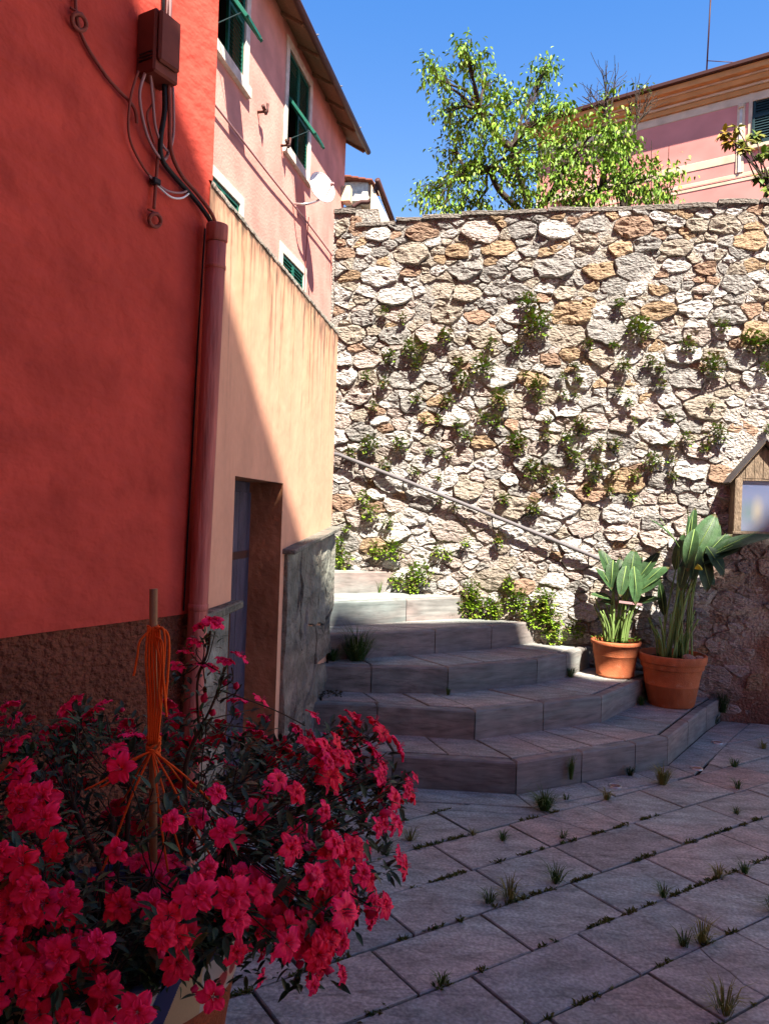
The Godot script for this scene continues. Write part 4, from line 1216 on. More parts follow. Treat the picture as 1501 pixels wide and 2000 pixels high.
# ---------------------------------------------------------------- potted plants by the wall
func blade(st: SurfaceTool, base: Vector3, dir: Vector3, face: Vector3, length: float, width: float, droop: float, fold: float, col: Color, wave := 0.0, nl := 10, split := true) -> void:
	# a leaf blade: a lance-shaped strip either side of a sunk midrib, bending over by droop
	var side := dir.cross(face).normalized()
	var up := side.cross(dir).normalized()
	var rows := []
	for i in nl + 1:
		var t := float(i) / nl
		var w := width * 0.5 * pow(sin(PI * clampf(pow(t, 0.80), 0.0, 1.0)), 0.72)
		if i == 0: w = width * 0.05
		if i == nl: w = 0.0005
		var ang := droop * t
		var mid := base + dir * (length * (sin(ang) / droop if absf(droop) > 0.01 else t) if true else 0.0)
		mid += up * (length * ((cos(ang) - 1.0) / droop if absf(droop) > 0.01 else 0.0))
		var n := up * cos(ang) + dir * sin(ang)
		var row := []
		for k in [-1.0, -0.55, 0.0, 0.55, 1.0]:
			row.append(mid + side * w * k + n * (absf(k) * w * fold + wave * width * sin(t * 17 + k * 3) * absf(k) * 0.2))
		rows.append(row)
	for i in nl:
		for k in 4:
			var c := col * (1.10 if k % 3 == 0 else 0.92) * (1.0 + 0.10 * sin(i * 2.6 + k))
			if i >= nl - 1 and width > 0.06: c = c.lerp(Color(0.16, 0.10, 0.04), 0.5)
			st.set_color(c)
			quad(st, rows[i][k], rows[i][k + 1], rows[i + 1][k + 1], rows[i + 1][k])

func strelitzia(t: Node3D, soil: Vector3, leaves: Array, spread: float) -> void:
	# leaves: [tip, base of blade, facing, width, tone]
	for q in leaves:
		var base: Vector3 = q[1]
		var tip: Vector3 = q[0]
		var foot := soil + Vector3((base.x - soil.x) * 0.22 + rng.randf_range(-spread, spread), 0, rng.randf_range(-spread, spread))
		var st := mb(true)
		var mid := foot.lerp(base, 0.5) + Vector3(-(base.x - soil.x) * 0.14, 0.02, 0)
		tube(st, spline([foot, mid, base], 6), [0.0085, 0.0083, 0.008, 0.0078, 0.0075, 0.007, 0.007, 0.0068, 0.0065, 0.006, 0.0058, 0.0055, 0.005], 8)
		var stem := obj("stalk", st, M.stalk, t)
		st = mb(true)
		var d := (tip - base)
		var g := float(q[4])
		blade(st, base, d.normalized(), q[2], d.length() * 1.06, q[3] * 1.02, rng.randf_range(0.15, 0.5), 0.25, Color(0.040 * g, 0.085 * g, 0.032 * g), 0.05, 12)
		obj("leaf", st, M.glossy_leaf, stem)
		st = mb(true); tube(st, [base, base.lerp(tip, 0.5) - (q[2] as Vector3) * 0.001, base.lerp(tip, 0.9)], [0.005, 0.0035, 0.001], 6); obj("midrib", st, M.stalk, stem)
	for k in 16:
		var a := rng.randf() * TAU
		var r := sqrt(rng.randf()) * spread * 1.5
		var foot := soil + Vector3(cos(a) * r, 0, sin(a) * r)
		var st := mb(true)
		var h := rng.randf_range(0.22, 0.40)
		tube(st, spline([foot, foot + Vector3(cos(a) * 0.02, h * 0.5, sin(a) * 0.02), foot + Vector3(cos(a) * 0.09, h, sin(a) * 0.07)], 4), 0.0062, 6)
		obj("stalk", st, M.stalk, t)

func make_pots() -> void:
	var p := thing("terracotta_pot", "large terracotta flower pot with a stepped double rim on the bottom step", "flower pot", Vector3(2.28, 0.182, -5.99))
	var st := mb(true)
	lathe(st, [Vector2(0, 0), Vector2(0.165, 0), Vector2(0.172, 0.006), Vector2(0.198, 0.155), Vector2(0.201, 0.158), Vector2(0.201, 0.168), Vector2(0.2005, 0.171), Vector2(0.220, 0.282), Vector2(0.222, 0.288), Vector2(0.232, 0.291), Vector2(0.234, 0.297), Vector2(0.238, 0.325), Vector2(0.239, 0.331), Vector2(0.249, 0.334), Vector2(0.252, 0.341), Vector2(0.256, 0.388), Vector2(0.252, 0.396), Vector2(0.243, 0.398), Vector2(0.236, 0.392), Vector2(0.230, 0.340)], 64)
	obj("pot", st, M.terracotta, p)
	st = mb(true); lathe(st, [Vector2(0.229, 0.345), Vector2(0.15, 0.358), Vector2(0, 0.365)], 32); obj("soil", st, M.soil, p)
	for q in [[0.06, 0.385, 0.185, 0.05, "rounded pinkish stone lying in the large pot"], [0.155, 0.378, 0.135, 0.042, "smaller pinkish stone lying in the large pot, right of the other"]]:
		st = mb(true)
		var m := SphereMesh.new(); m.radius = q[3]; m.height = q[3] * 1.5; m.radial_segments = 18; m.rings = 10
		var k := MeshInstance3D.new(); k.name = numbered("pot_stone"); add_child(k, true)
		k.mesh = lumpy(m, 0.25, q[0] * 100); k.set_surface_override_material(0, M.pebble); k.position = p.position + Vector3(q[0], q[1], q[2]); k.rotation = Vector3(0.2, q[0] * 20, 0.1)
		tag(k, q[4], "stone")
	var s := thing("terracotta_pot", "smaller smooth terracotta flower pot standing on the second step", "flower pot", Vector3(1.88, 0.362, -6.13))
	st = mb(true)
	lathe(st, [Vector2(0, 0), Vector2(0.140, 0), Vector2(0.146, 0.006), Vector2(0.148, 0.018), Vector2(0.144, 0.021), Vector2(0.168, 0.165), Vector2(0.170, 0.167), Vector2(0.171, 0.172), Vector2(0.181, 0.248), Vector2(0.192, 0.252), Vector2(0.195, 0.258), Vector2(0.196, 0.276), Vector2(0.192, 0.283), Vector2(0.184, 0.284), Vector2(0.178, 0.279), Vector2(0.172, 0.24)], 56)
	obj("pot", st, M.terracotta, s)
	st = mb(true); lathe(st, [Vector2(0.172, 0.25), Vector2(0.1, 0.262), Vector2(0, 0.266)], 28); obj("soil", st, M.soil, s)
	# bird-of-paradise plants
	var a := thing("large_leaved_plant", "tall plant with long dark paddle leaves growing in the large terracotta pot", "potted plant")
	var soil := Vector3(2.27, 0.545, -6.0)
	var F := Vector3(-0.1, 0.25, 1).normalized()
	strelitzia(a, soil, [
		[Vector3(2.125, 1.655, -5.98), Vector3(2.31, 1.40, -6.0), Vector3(0.85, 0.45, 0.35).normalized(), 0.075, 1.3],
		[Vector3(2.38, 1.68, -5.95), Vector3(2.335, 1.33, -6.0), Vector3(0.85, 0.1, 0.55).normalized(), 0.085, 1.0],
		[Vector3(2.60, 1.68, -6.02), Vector3(2.44, 1.36, -6.02), Vector3(-0.25, 0.15, 1).normalized(), 0.17, 1.35],
		[Vector3(2.66, 1.62, -6.12), Vector3(2.52, 1.33, -6.10), Vector3(-0.35, 0.2, 1).normalized(), 0.15, 1.15],
		[Vector3(2.955, 1.605, -5.88), Vector3(2.53, 1.36, -5.97), Vector3(-0.45, 0.75, 0.55).normalized(), 0.13, 0.75],
		[Vector3(2.72, 1.46, -5.90), Vector3(2.38, 1.26, -5.98), Vector3(-0.4, 0.8, 0.55).normalized(), 0.15, 0.7],
		[Vector3(2.305, 1.26, -5.84), Vector3(2.40, 1.55, -5.95), Vector3(-0.55, 0.3, 0.8).normalized(), 0.11, 1.25],
		[Vector3(2.27, 1.10, -5.86), Vector3(2.36, 1.34, -5.95), Vector3(-0.6, 0.25, 0.75).normalized(), 0.09, 1.15],
		[Vector3(2.50, 1.10, -5.85), Vector3(2.46, 1.38, -5.96), Vector3(0.1, 0.35, 0.95).normalized(), 0.13, 0.7],
		[Vector3(2.62, 1.22, -5.86), Vector3(2.50, 1.42, -5.95), Vector3(0.2, 0.6, 0.8).normalized(), 0.13, 0.65],
		[Vector3(2.45, 1.72, -6.1), Vector3(2.42, 1.45, -6.08), Vector3(-0.6, 0.1, 0.8).normalized(), 0.08, 1.1],
		[Vector3(2.20, 1.12, -6.1), Vector3(2.23, 0.86, -6.05), Vector3(-0.6, 0.1, 0.8).normalized(), 0.07, 1.1],
		[Vector3(2.38, 1.05, -6.12), Vector3(2.33, 0.82, -6.05), Vector3(0.3, 0.1, 0.95).normalized(), 0.10, 0.6],
		[Vector3(2.68, 1.55, -5.98), Vector3(2.47, 1.30, -6.0), Vector3(-0.6, 0.5, 0.6).normalized(), 0.13, 0.9],
		[Vector3(2.33, 1.52, -6.05), Vector3(2.30, 1.22, -6.04), Vector3(-0.8, 0.1, 0.55).normalized(), 0.09, 1.2],
		[Vector3(2.58, 1.13, -5.95), Vector3(2.45, 1.30, -6.0), Vector3(0.3, 0.5, 0.8).normalized(), 0.12, 0.7],
		[Vector3(2.36, 1.17, -5.86), Vector3(2.43, 1.43, -5.95), Vector3(-0.2, 0.35, 0.9).normalized(), 0.10, 1.0],
		], 0.085)
	st = mb(true)
	for k in 6: blade(st, Vector3(2.43, 1.245, -5.84), Vector3(-0.9 + 0.1 * k, 0.2 + 0.05 * k, 0.2).normalized(), Vector3(0, 0.8, 0.6), 0.07, 0.022, 0.3, 0.2, Color(0.75, 0.66, 0.06), 0, 5)
	obj("yellow_flower", st, M.petal, a)
	var b := thing("large_leaved_plant", "shorter plant with broad bright green leaves growing in the smaller terracotta pot", "potted plant")
	strelitzia(b, Vector3(1.88, 0.625, -6.13), [
		[Vector3(1.76, 1.37, -6.16), Vector3(1.85, 1.10, -6.14), Vector3(0.35, 0.2, 0.9).normalized(), 0.12, 1.0],
		[Vector3(1.995, 1.37, -6.10), Vector3(1.955, 1.09, -6.10), Vector3(-0.2, 0.2, 1).normalized(), 0.15, 1.15],
		[Vector3(2.19, 1.36, -6.12), Vector3(2.02, 1.12, -6.12), Vector3(-0.5, 0.55, 0.75).normalized(), 0.10, 0.9],
		[Vector3(2.21, 1.27, -6.02), Vector3(2.03, 1.07, -6.08), Vector3(-0.35, 0.75, 0.6).normalized(), 0.12, 1.4],
		[Vector3(2.15, 1.17, -5.98), Vector3(2.00, 1.02, -6.06), Vector3(-0.3, 0.8, 0.6).normalized(), 0.11, 1.3],
		[Vector3(1.985, 0.97, -5.96), Vector3(1.975, 1.24, -6.05), Vector3(-0.1, 0.35, 1).normalized(), 0.105, 1.6],
		[Vector3(1.86, 1.02, -5.99), Vector3(1.92, 1.24, -6.07), Vector3(-0.2, 0.4, 0.9).normalized(), 0.10, 1.2],
		[Vector3(1.80, 1.07, -6.04), Vector3(1.83, 1.28, -6.12), Vector3(-0.3, 0.4, 0.9).normalized(), 0.10, 1.0],
		[Vector3(1.665, 1.015, -6.10), Vector3(1.83, 0.97, -6.12), Vector3(-0.1, 0.9, 0.45).normalized(), 0.09, 1.3],
		[Vector3(1.75, 0.96, -6.14), Vector3(1.85, 0.93, -6.12), Vector3(0, 0.9, 0.45).normalized(), 0.09, 1.0],
		[Vector3(2.17, 1.02, -6.02), Vector3(2.01, 0.94, -6.09), Vector3(0, 0.9, 0.45).normalized(), 0.10, 0.8],
		[Vector3(1.93, 1.30, -6.20), Vector3(1.90, 1.02, -6.16), Vector3(0.1, 0.2, 1).normalized(), 0.11, 0.8],
		[Vector3(2.07, 1.33, -6.20), Vector3(1.97, 1.05, -6.16), Vector3(-0.5, 0.3, 0.8).normalized(), 0.10, 1.1],
		[Vector3(1.72, 1.22, -6.06), Vector3(1.84, 1.03, -6.10), Vector3(0.3, 0.6, 0.7).normalized(), 0.09, 1.2],
		], 0.065)
	st = mb(); bar(st, Vector3(1.86, 0.962, -6.02), Vector3(2.04, 0.945, -6.02), 0.002, 0.018, Vector3.UP)
	tag(obj("cloth_tie", st, M.cable_grey), "pale pink cloth strip tied round the smaller plant's stalks", "strip")
	st = mb(true)
	for k in 90:
		var an := rng.randf() * TAU
		var r := rng.randf_range(0.06, 0.185)
		leaflet(st, Vector3(1.88 + r * cos(an), 0.635 + rng.randf() * 0.03, -6.13 + r * sin(an)), Vector3(cos(an), rng.randf_range(0.2, 1.0), sin(an)), rng.randf_range(0.018, 0.034), Color(0.13, 0.24, 0.03) * rng.randf_range(0.7, 1.3))
	tag(obj("clover", st, M.leaf, null), "bright low clover covering the soil of the smaller pot", "plant")

func lumpy(m: Mesh, k: float, sd: float) -> ArrayMesh:
	var st := SurfaceTool.new()
	st.create_from(m, 0)
	var d := MeshDataTool.new()
	d.create_from_surface(st.commit(), 0)
	for i in d.get_vertex_count():
		var v := d.get_vertex(i)
		d.set_vertex(i, v * (1.0 + k * noise.get_noise_3d(v.x * 12 + sd, v.y * 12, v.z * 12)))
	var out := ArrayMesh.new()
	d.commit_to_surface(out)
	var s2 := SurfaceTool.new()
	s2.create_from(out, 0)
	s2.generate_normals()
	return s2.commit()

func leaflet(st: SurfaceTool, at: Vector3, dir: Vector3, l: float, col: Color, width := 0.55) -> void:   # one small leaf, folded along its rib
	dir = dir.normalized()
	var side := dir.cross(Vector3(rng.randf_range(-0.5, 0.5), 1, rng.randf_range(-0.5, 0.5))).normalized()
	var up := side.cross(dir)
	var tip := at + dir * l - up * l * 0.15
	var m := at + dir * l * 0.5
	st.set_color(col)
	tri(st, at, tip, m + side * l * width * 0.5 + up * l * 0.10)
	tri(st, at, m - side * l * width * 0.5 + up * l * 0.10, tip)

# ---------------------------------------------------------------- the azalea
var azalea: Node3D
var blooms := []
var flower_meshes := []

func flower_mesh(sd: int) -> ArrayMesh:   # a ruffled azalea flower, one unit across, opening towards +z; some have a second ring of petals
	var st := mb(true)
	var r := RandomNumberGenerator.new(); r.seed = sd
	var double := sd % 3 != 0
	var hue := 0.07 + 0.014 * (sd % 7)
	for layer_ in (2 if double else 1):
		for p in 5:
			var a0 := TAU * (p + 0.5 * layer_) / 5 + r.randf_range(-0.12, 0.12)
			var open := (0.62 if layer_ == 0 else 0.34) + r.randf_range(-0.14, 0.14)
			var size := (0.60 if layer_ == 0 else 0.50) * r.randf_range(0.88, 1.12)
			var n := 6
			var w := 4
			var rows := []
			for i in n + 1:
				var t := float(i) / n
				var row := []
				for k in w * 2 + 1:
					var s := float(k - w) / w
					var half := 0.06 + 0.50 * pow(sin(PI * 0.5 * minf(1.0, t * 1.25)), 1.0) * (1.0 - 0.55 * pow(maxf(0.0, t - 0.6) / 0.4, 2.0))
					var rad := size * t * (1.0 - 0.10 * s * s * t + 0.06 * t * sin(s * 11 + p * 3 + sd))
					var out := rad * sin(open * 1.35 + 0.25 * t) + 0.03
					var z := rad * cos(open * 1.35 + 0.25 * t) * (1.1 - 0.75 * t) + 0.045 * t * t * sin(s * 8 + sd + p) - 0.16 * t * t * open
					var ang := a0 + s * half / (0.30 + 0.75 * t)
					z += 0.05 * s * s * t
					row.append(Vector3(cos(ang) * out, sin(ang) * out, z + 0.055 * sin(t * 8 + p * 2 + sd + s * 2) * t * absf(s)))
				rows.append(row)
			var pink := r.randf_range(0.85, 1.1)
			for i in n:
				var t := float(i) / n
				var c := Color(0.72, 0.006, 0.035).lerp(Color(0.97, 0.022, hue), clampf(t * 1.3, 0, 1))
				st.set_color(Color(c.r * pink, c.g * pink, c.b * pink))
				for k in w * 2: quad(st, rows[i][k], rows[i][k + 1], rows[i + 1][k + 1], rows[i + 1][k])
	for k in 5:
		var a := TAU * k / 5 + 0.3
		st.set_color(Color(0.65, 0.05, 0.14))
		tube(st, [Vector3.ZERO, Vector3(cos(a) * 0.05, sin(a) * 0.05 - 0.03, 0.22), Vector3(cos(a) * 0.09, sin(a) * 0.09 - 0.04, 0.36)], 0.008, 4)
	st.generate_normals()
	return st.commit()

func bud_mesh() -> ArrayMesh:
	var st := mb(true)
	st.set_color(Color(0.55, 0.012, 0.075))
	var prev := []
	for i in 8:
		var t := i / 7.0
		var ring := []
		for k in 10:
			var rr := 0.24 * sin(PI * pow(t, 0.8)) * (1.0 + 0.16 * cos(k * TAU / 2)) + 0.01
			ring.append(Vector3(cos(TAU * k / 10 + t) * rr, sin(TAU * k / 10 + t) * rr, t * 0.8))
		if i:
			for k in 10: quad(st, prev[k], prev[(k + 1) % 10], ring[(k + 1) % 10], ring[k])
		prev = ring
	st.generate_normals()
	return st.commit()

func bloom(x: float, y: float, z: float, cm: float) -> void:
	blooms.append([Vector3(x, y, z), cm / 100.0])

func make_azalea() -> void:
	var pot := thing("painted_pot", "large terracotta pot with a painted band of blue bars and red fruit", "flower pot", Vector3(-0.532, 0, -1.60))
	pot.scale = Vector3(0.93, 1, 0.93)
	var st := mb(true)
	lathe(st, [Vector2(0, 0.02), Vector2(0.17, 0.02), Vector2(0.185, 0.03), Vector2(0.225, 0.30), Vector2(0.255, 0.53), Vector2(0.270, 0.622), Vector2(0.274, 0.634)], 72); obj("body", st, M.terracotta_dull, pot)
	st = mb(true)
	var prof := [Vector2(0.274, 0.634), Vector2(0.276, 0.638), Vector2(0.279, 0.67), Vector2(0.281, 0.715), Vector2(0.284, 0.722), Vector2(0.283, 0.732), Vector2(0.272, 0.735), Vector2(0.262, 0.730), Vector2(0.255, 0.66)]
	for i in prof.size() - 1:
		for k in 96:
			var q := []
			var uv := []
			for c in [[i, k], [i, k + 1], [i + 1, k + 1], [i + 1, k]]:
				var a: float = TAU * c[1] / 96.0
				q.append(Vector3(prof[c[0]].x * cos(a), prof[c[0]].y, -prof[c[0]].x * sin(a)))
				uv.append(Vector2(c[1] / 96.0, clampf(1.0 - (prof[c[0]].y - 0.634) / 0.101, 0, 1) if c[0] < 6 else 0.01))
			quad_uv(st, q, uv)
	var bm := StandardMaterial3D.new(); bm.albedo_texture = pot_band(); bm.roughness = 0.5; bm.resource_name = "painted_band"
	obj("painted_band", st, bm, pot)
	st = mb(true); lathe(st, [Vector2(0.258, 0.69), Vector2(0.12, 0.71), Vector2(0, 0.715)], 36); obj("soil", st, M.soil, pot)
	for f in 1:
		st = mb(true); lathe(st, [Vector2(0.2, 0.0), Vector2(0.26, 0.002), Vector2(0.275, 0.045), Vector2(0.265, 0.045), Vector2(0.25, 0.012)], 48); obj("saucer", st, M.terracotta_dull, pot)

	azalea = thing("azalea_bush", "azalea bush covered in crimson pink blossoms, in the painted pot", "flowering shrub")
	plant_blooms()
	var more := []
	for b in blooms:
		if b[1] < 0.032 or (b[0].y > 1.08 and b[0].x > -0.5): continue
		for k in (3 if b[1] > 0.036 else 2):
			if rng.randf() < 0.15: continue
			var d := Vector3(rng.randfn(), rng.randfn() * 0.8 - 0.15, rng.randfn()).normalized() * rng.randf_range(0.028, 0.062)
			more.append([b[0] + d, b[1] * rng.randf_range(0.75, 1.0)])
	for k in 44:       # the skirt that hangs over the pot's rim, thickest at the left
		var a := rng.randf_range(0.75, 1.15) * PI + (0.0 if k % 4 else -0.45)
		var r := rng.randf_range(0.27, 0.37)
		var q := Vector3(-0.53 + r * cos(a), rng.randf_range(0.60, 0.82), -1.60 - r * sin(a) * -1.0)
		if q.z < -1.62: q.z = -3.2 - q.z
		more.append([q, rng.randf_range(0.036, 0.047)])
	for q in [[-0.72, 0.80, -1.27], [-0.66, 0.72, -1.26], [-0.60, 0.79, -1.24], [-0.55, 0.73, -1.25], [-0.60, 0.66, -1.27], [-0.50, 0.80, -1.23], [-0.68, 0.88, -1.26], [-0.57, 0.88, -1.24], [-0.46, 0.86, -1.24], [-0.74, 0.68, -1.30], [-0.80, 0.76, -1.32], [-0.44, 0.78, -1.26], [-0.80, 0.90, -1.36], [-0.40, 0.90, -1.30], [-0.34, 0.84, -1.32], [-0.72, 0.98, -1.42], [-0.60, 0.97, -1.38], [-0.86, 1.0, -1.55], [-0.75, 1.06, -1.62], [-0.30, 0.98, -1.45], [-0.22, 1.0, -1.55], [-0.15, 0.95, -1.5], [-0.25, 0.90, -1.42]]:
		for k in 2: more.append([Vector3(q[0] + rng.randf_range(-0.035, 0.035), q[1] + rng.randf_range(-0.03, 0.03), q[2] + rng.randf_range(-0.03, 0.03)), rng.randf_range(0.030, 0.046)])
	for k in 150:      # single blossoms spread evenly over the mound
		var a := TAU * fposmod(k * 0.618034, 1.0)
		var e := asin(lerpf(-0.45, 0.80, (k + 0.5) / 150.0))
		var q := Vector3(-0.50 + 0.55 * cos(e) * cos(a), 0.89 + 0.25 * sin(e), -1.66 + 0.46 * cos(e) * sin(a)) + Vector3(rng.randf_range(-0.03, 0.03), rng.randf_range(-0.03, 0.04), rng.randf_range(-0.03, 0.03))
		if Vector2(q.x + 0.46, q.z + 1.60).length() > 0.15 and q.z < -1.13: more.append([q, rng.randf_range(0.028, 0.043)])
	blooms.append_array(more)
	blooms.sort_custom(func(m, n): return m[1] / (m[0] as Vector3).distance_to(Vector3(0, 1.6, 0)) > n[1] / (n[0] as Vector3).distance_to(Vector3(0, 1.6, 0)))
	for k in 10: flower_meshes.append(flower_mesh(100 + k))
	var bud := bud_mesh()
	var heart := Vector3(-0.50, 0.78, -1.62)
	var tips := []
	var n_flowers := 0
	var far_ones := []
	var far_tints := []
	for b in blooms:
		var at: Vector3 = b[0]
		var small: bool = b[1] < 0.021
		var out := (at - heart)
		out.y = out.y * 0.7 + 0.06
		var dirn := (out.normalized() + Vector3(rng.randf_range(-0.4, 0.4), rng.randf_range(-0.15, 0.45), rng.randf_range(0.0, 0.7))).normalized()
		var s: float = b[1] * (1.28 if not small else 1.7)
		var xf := Transform3D(Basis.looking_at(-dirn, Vector3.UP).rotated(dirn, rng.randf() * TAU) * Basis.from_scale(Vector3.ONE * s), at + dirn * (0.016 if not small else 0.0))
		if small or n_flowers < 300:
			var o := MeshInstance3D.new()
			o.name = "bud" if small else "flower"
			azalea.add_child(o, true)
			o.mesh = bud if small else flower_meshes[rng.randi() % 10]
			o.set_surface_override_material(0, M.petal)
			o.transform = xf
			if not small: n_flowers += 1
		else:
			far_ones.append(xf)
			far_tints.append(Color.WHITE * rng.randf_range(0.85, 1.0))
		tips.append([at, dirn])
		# a bud or a half-open flower beside it
		if not small and rng.randf() < 0.28:
			var e := MeshInstance3D.new(); e.name = "bud"; azalea.add_child(e, true)
			e.mesh = bud; e.set_surface_override_material(0, M.petal)
			var d2 := (dirn + Vector3(rng.randf_range(-0.9, 0.9), rng.randf_range(-0.2, 0.9), rng.randf_range(-0.6, 0.6))).normalized()
			e.transform = Transform3D(Basis.looking_at(-d2, Vector3.UP) * Basis.from_scale(Vector3.ONE * rng.randf_range(0.022, 0.034)), at + Vector3(rng.randf_range(-0.03, 0.03), rng.randf_range(-0.025, 0.035), rng.randf_range(-0.02, 0.02)))
	if far_ones.size(): copies("small_flowers", flower_mesh(131), M.petal, far_ones, far_tints, azalea)
	# more leafy tips without flowers over the bush
	for k in 150:
		var a := rng.randf() * TAU
		var e := asin(rng.randf_range(-0.55, 0.85))
		var p := Vector3(-0.5, 0.90, -1.66) + Vector3(0.53 * cos(e) * cos(a), 0.27 * sin(e), 0.44 * cos(e) * sin(a)) * rng.randf_range(0.62, 1.0)
		if p.y < 0.66 or Vector2(p.x + 0.5, p.z + 1.66).length() < 0.20 and p.y > 0.85: continue
		tips.append([p, (p - heart).normalized()])
	for k in 110:      # leafy shoots drooping over the rim
		var a := rng.randf_range(0.0, 1.0) * PI
		var r := rng.randf_range(0.24, 0.36)
		var q := Vector3(-0.53 + r * cos(a), rng.randf_range(0.66, 0.84), -1.60 + r * sin(a))
		if q.x > -0.42 and q.y < 0.74: q.y += 0.09
		tips.append([q, Vector3(cos(a), -0.1, sin(a)).normalized()])
	# woody stems from the soil to every tip
	var wood := mb(true)
	var forks := []
	for k in 15:
		var a := TAU * k / 15 + rng.randf_range(-0.2, 0.2)
		var p := heart + Vector3(cos(a) * rng.randf_range(0.14, 0.30), rng.randf_range(0.06, 0.22), sin(a) * rng.randf_range(0.12, 0.26))
		var foot := Vector3(-0.5 + cos(a) * 0.05, 0.70, -1.62 + sin(a) * 0.05)
		var line := spline([foot, foot.lerp(p, 0.5) + Vector3(rng.randf_range(-0.03, 0.03), -0.02, rng.randf_range(-0.03, 0.03)), p], 4)
		tube(wood, line, 0.006, 6)
		forks.append(p)
	var tall := Vector3(-0.42, 1.02, -1.70)
	tube(wood, spline([Vector3(-0.46, 0.70, -1.64), Vector3(-0.41, 0.85, -1.68), tall, Vector3(-0.385, 1.12, -1.72)], 4), 0.005, 6)
	tube(wood, spline([Vector3(-0.385, 1.12, -1.72), Vector3(-0.36, 1.18, -1.72), Vector3(-0.345, 1.24, -1.72)], 4), 0.003, 6)
	tube(wood, spline([Vector3(-0.395, 1.08, -1.72), Vector3(-0.405, 1.2, -1.72), Vector3(-0.385, 1.27, -1.72), Vector3(-0.38, 1.32, -1.72)], 4), 0.003, 6)
	forks.append(tall); forks.append(Vector3(-0.36, 1.19, -1.72)); forks.append(Vector3(-0.395, 1.25, -1.72)); forks.append(Vector3(-0.385, 1.12, -1.72))
	for t in tips:
		if rng.randf() < 0.45 and t[0].y < 1.08: continue
		var best: Vector3 = forks[0]
		for f in forks:
			if f.distance_to(t[0]) < best.distance_to(t[0]): best = f
		var end: Vector3 = t[0] - t[1] * 0.012
		tube(wood, spline([best, best.lerp(end, 0.5) + Vector3(rng.randf_range(-0.03, 0.03), rng.randf_range(-0.035, 0.01), rng.randf_range(-0.03, 0.03)), end], 3), 0.0015, 4, false)
	obj("stems", wood, M.twig, azalea)
	# leaves in whorls round the tips and along the twigs
	var lm := mb(true)
	var rows := []
	for i in 6:
		var tt := i / 5.0
		var w := 0.17 * sin(PI * pow(tt, 0.85)) + 0.004
		var z := -0.20 * tt * tt
		rows.append([Vector3(-w, z + w * 0.35, tt), Vector3(0, z, tt), Vector3(w, z + w * 0.35, tt)])
	for i in 5:
		for k in 2:
			lm.set_color(Color.WHITE)
			quad(lm, rows[i][k], rows[i + 1][k], rows[i + 1][k + 1], rows[i][k + 1])
	lm.generate_normals()
	var leaf: ArrayMesh = lm.commit()
	var xs := []
	var cs := []
	for t in tips:
		var tall_one: bool = t[0].y > 1.08 and t[0].x > -0.5
		for k in (9 if tall_one else 11):
			var spread := rng.randf_range(0.008, 0.06 if not tall_one else 0.03)
			var d: Vector3 = (t[1] * rng.randf_range(-0.3, 0.8) + Vector3(rng.randf_range(-1, 1), rng.randf_range(-0.5, 0.8), rng.randf_range(-1, 1))).normalized()
			var pos: Vector3 = t[0] - t[1] * rng.randf_range(0.012, 0.06) + d * spread * 0.5
			var L := rng.randf_range(0.020, 0.040) * (0.75 if tall_one else 1.0)
			var bs := Basis.looking_at(-d, Vector3(rng.randf_range(-0.4, 0.4), 1, rng.randf_range(-0.4, 0.4)))
			xs.append(Transform3D(bs * Basis.from_scale(Vector3(L, L, L)), pos))
			var g := rng.randf_range(0.6, 1.3)
			var c := Color(0.055 * g, 0.100 * g, 0.048 * g)
			if rng.randf() < 0.14: c = Color(0.11 * g, 0.16 * g, 0.055 * g)
			if rng.randf() < 0.03: c = Color(0.16, 0.09, 0.02)
			cs.append(c)
	copies("foliage", leaf, M.glossy_leaf, xs, cs, azalea)
	# cane and twine
	st = mb(true)
	tube(st, [Vector3(-0.447, 0.70, -1.60), Vector3(-0.456, 0.88, -1.60), Vector3(-0.466, 1.15, -1.60), Vector3(-0.4745, 1.423, -1.60)], 0.0085, 12)
	var cane := obj("cane", st, M.cane)
	tag(cane, "thin wooden cane standing upright in the middle of the azalea", "stake")
	var tw := thing("orange_twine", "bright orange twine wound round the cane and tied out to the azalea's branches", "twine")
	st = mb(true)
	for r in [[1.343, 4], [1.334, 4], [1.326, 3], [1.316, 4]]:
		var ring := []
		for k in 13: ring.append(Vector3(-0.4715 + 0.0115 * cos(TAU * k / 12), r[0] + 0.004 * sin(k * 1.7), -1.60 + 0.0115 * sin(TAU * k / 12)))
		tube(st, ring, 0.0026, 6, false)
	for k in 7:
		var ring := []
		for j in 13: ring.append(Vector3(-0.463 + 0.013 * cos(TAU * j / 12 + k), 1.112 - 0.005 * k + 0.010 * sin(TAU * j / 12 + k * 2), -1.60 + 0.014 * sin(TAU * j / 12 + k)))
		tube(st, ring, 0.0028, 6, false)
	obj("knot", st, M.twine, tw)
	st = mb(true)
	for k in 6:       # strands hanging down the cane from the upper knot to the lower
		var dx := -0.009 + 0.0045 * k
		tube(st, spline([Vector3(-0.470 + dx, 1.345, -1.588), Vector3(-0.468 + dx * 1.4, 1.28, -1.584), Vector3(-0.464 + dx * 1.2 + 0.002, 1.19, -1.585), Vector3(-0.462 + dx * 0.8, 1.105, -1.586)], 5), 0.0024, 6)
	obj("strand", st, M.twine, tw)
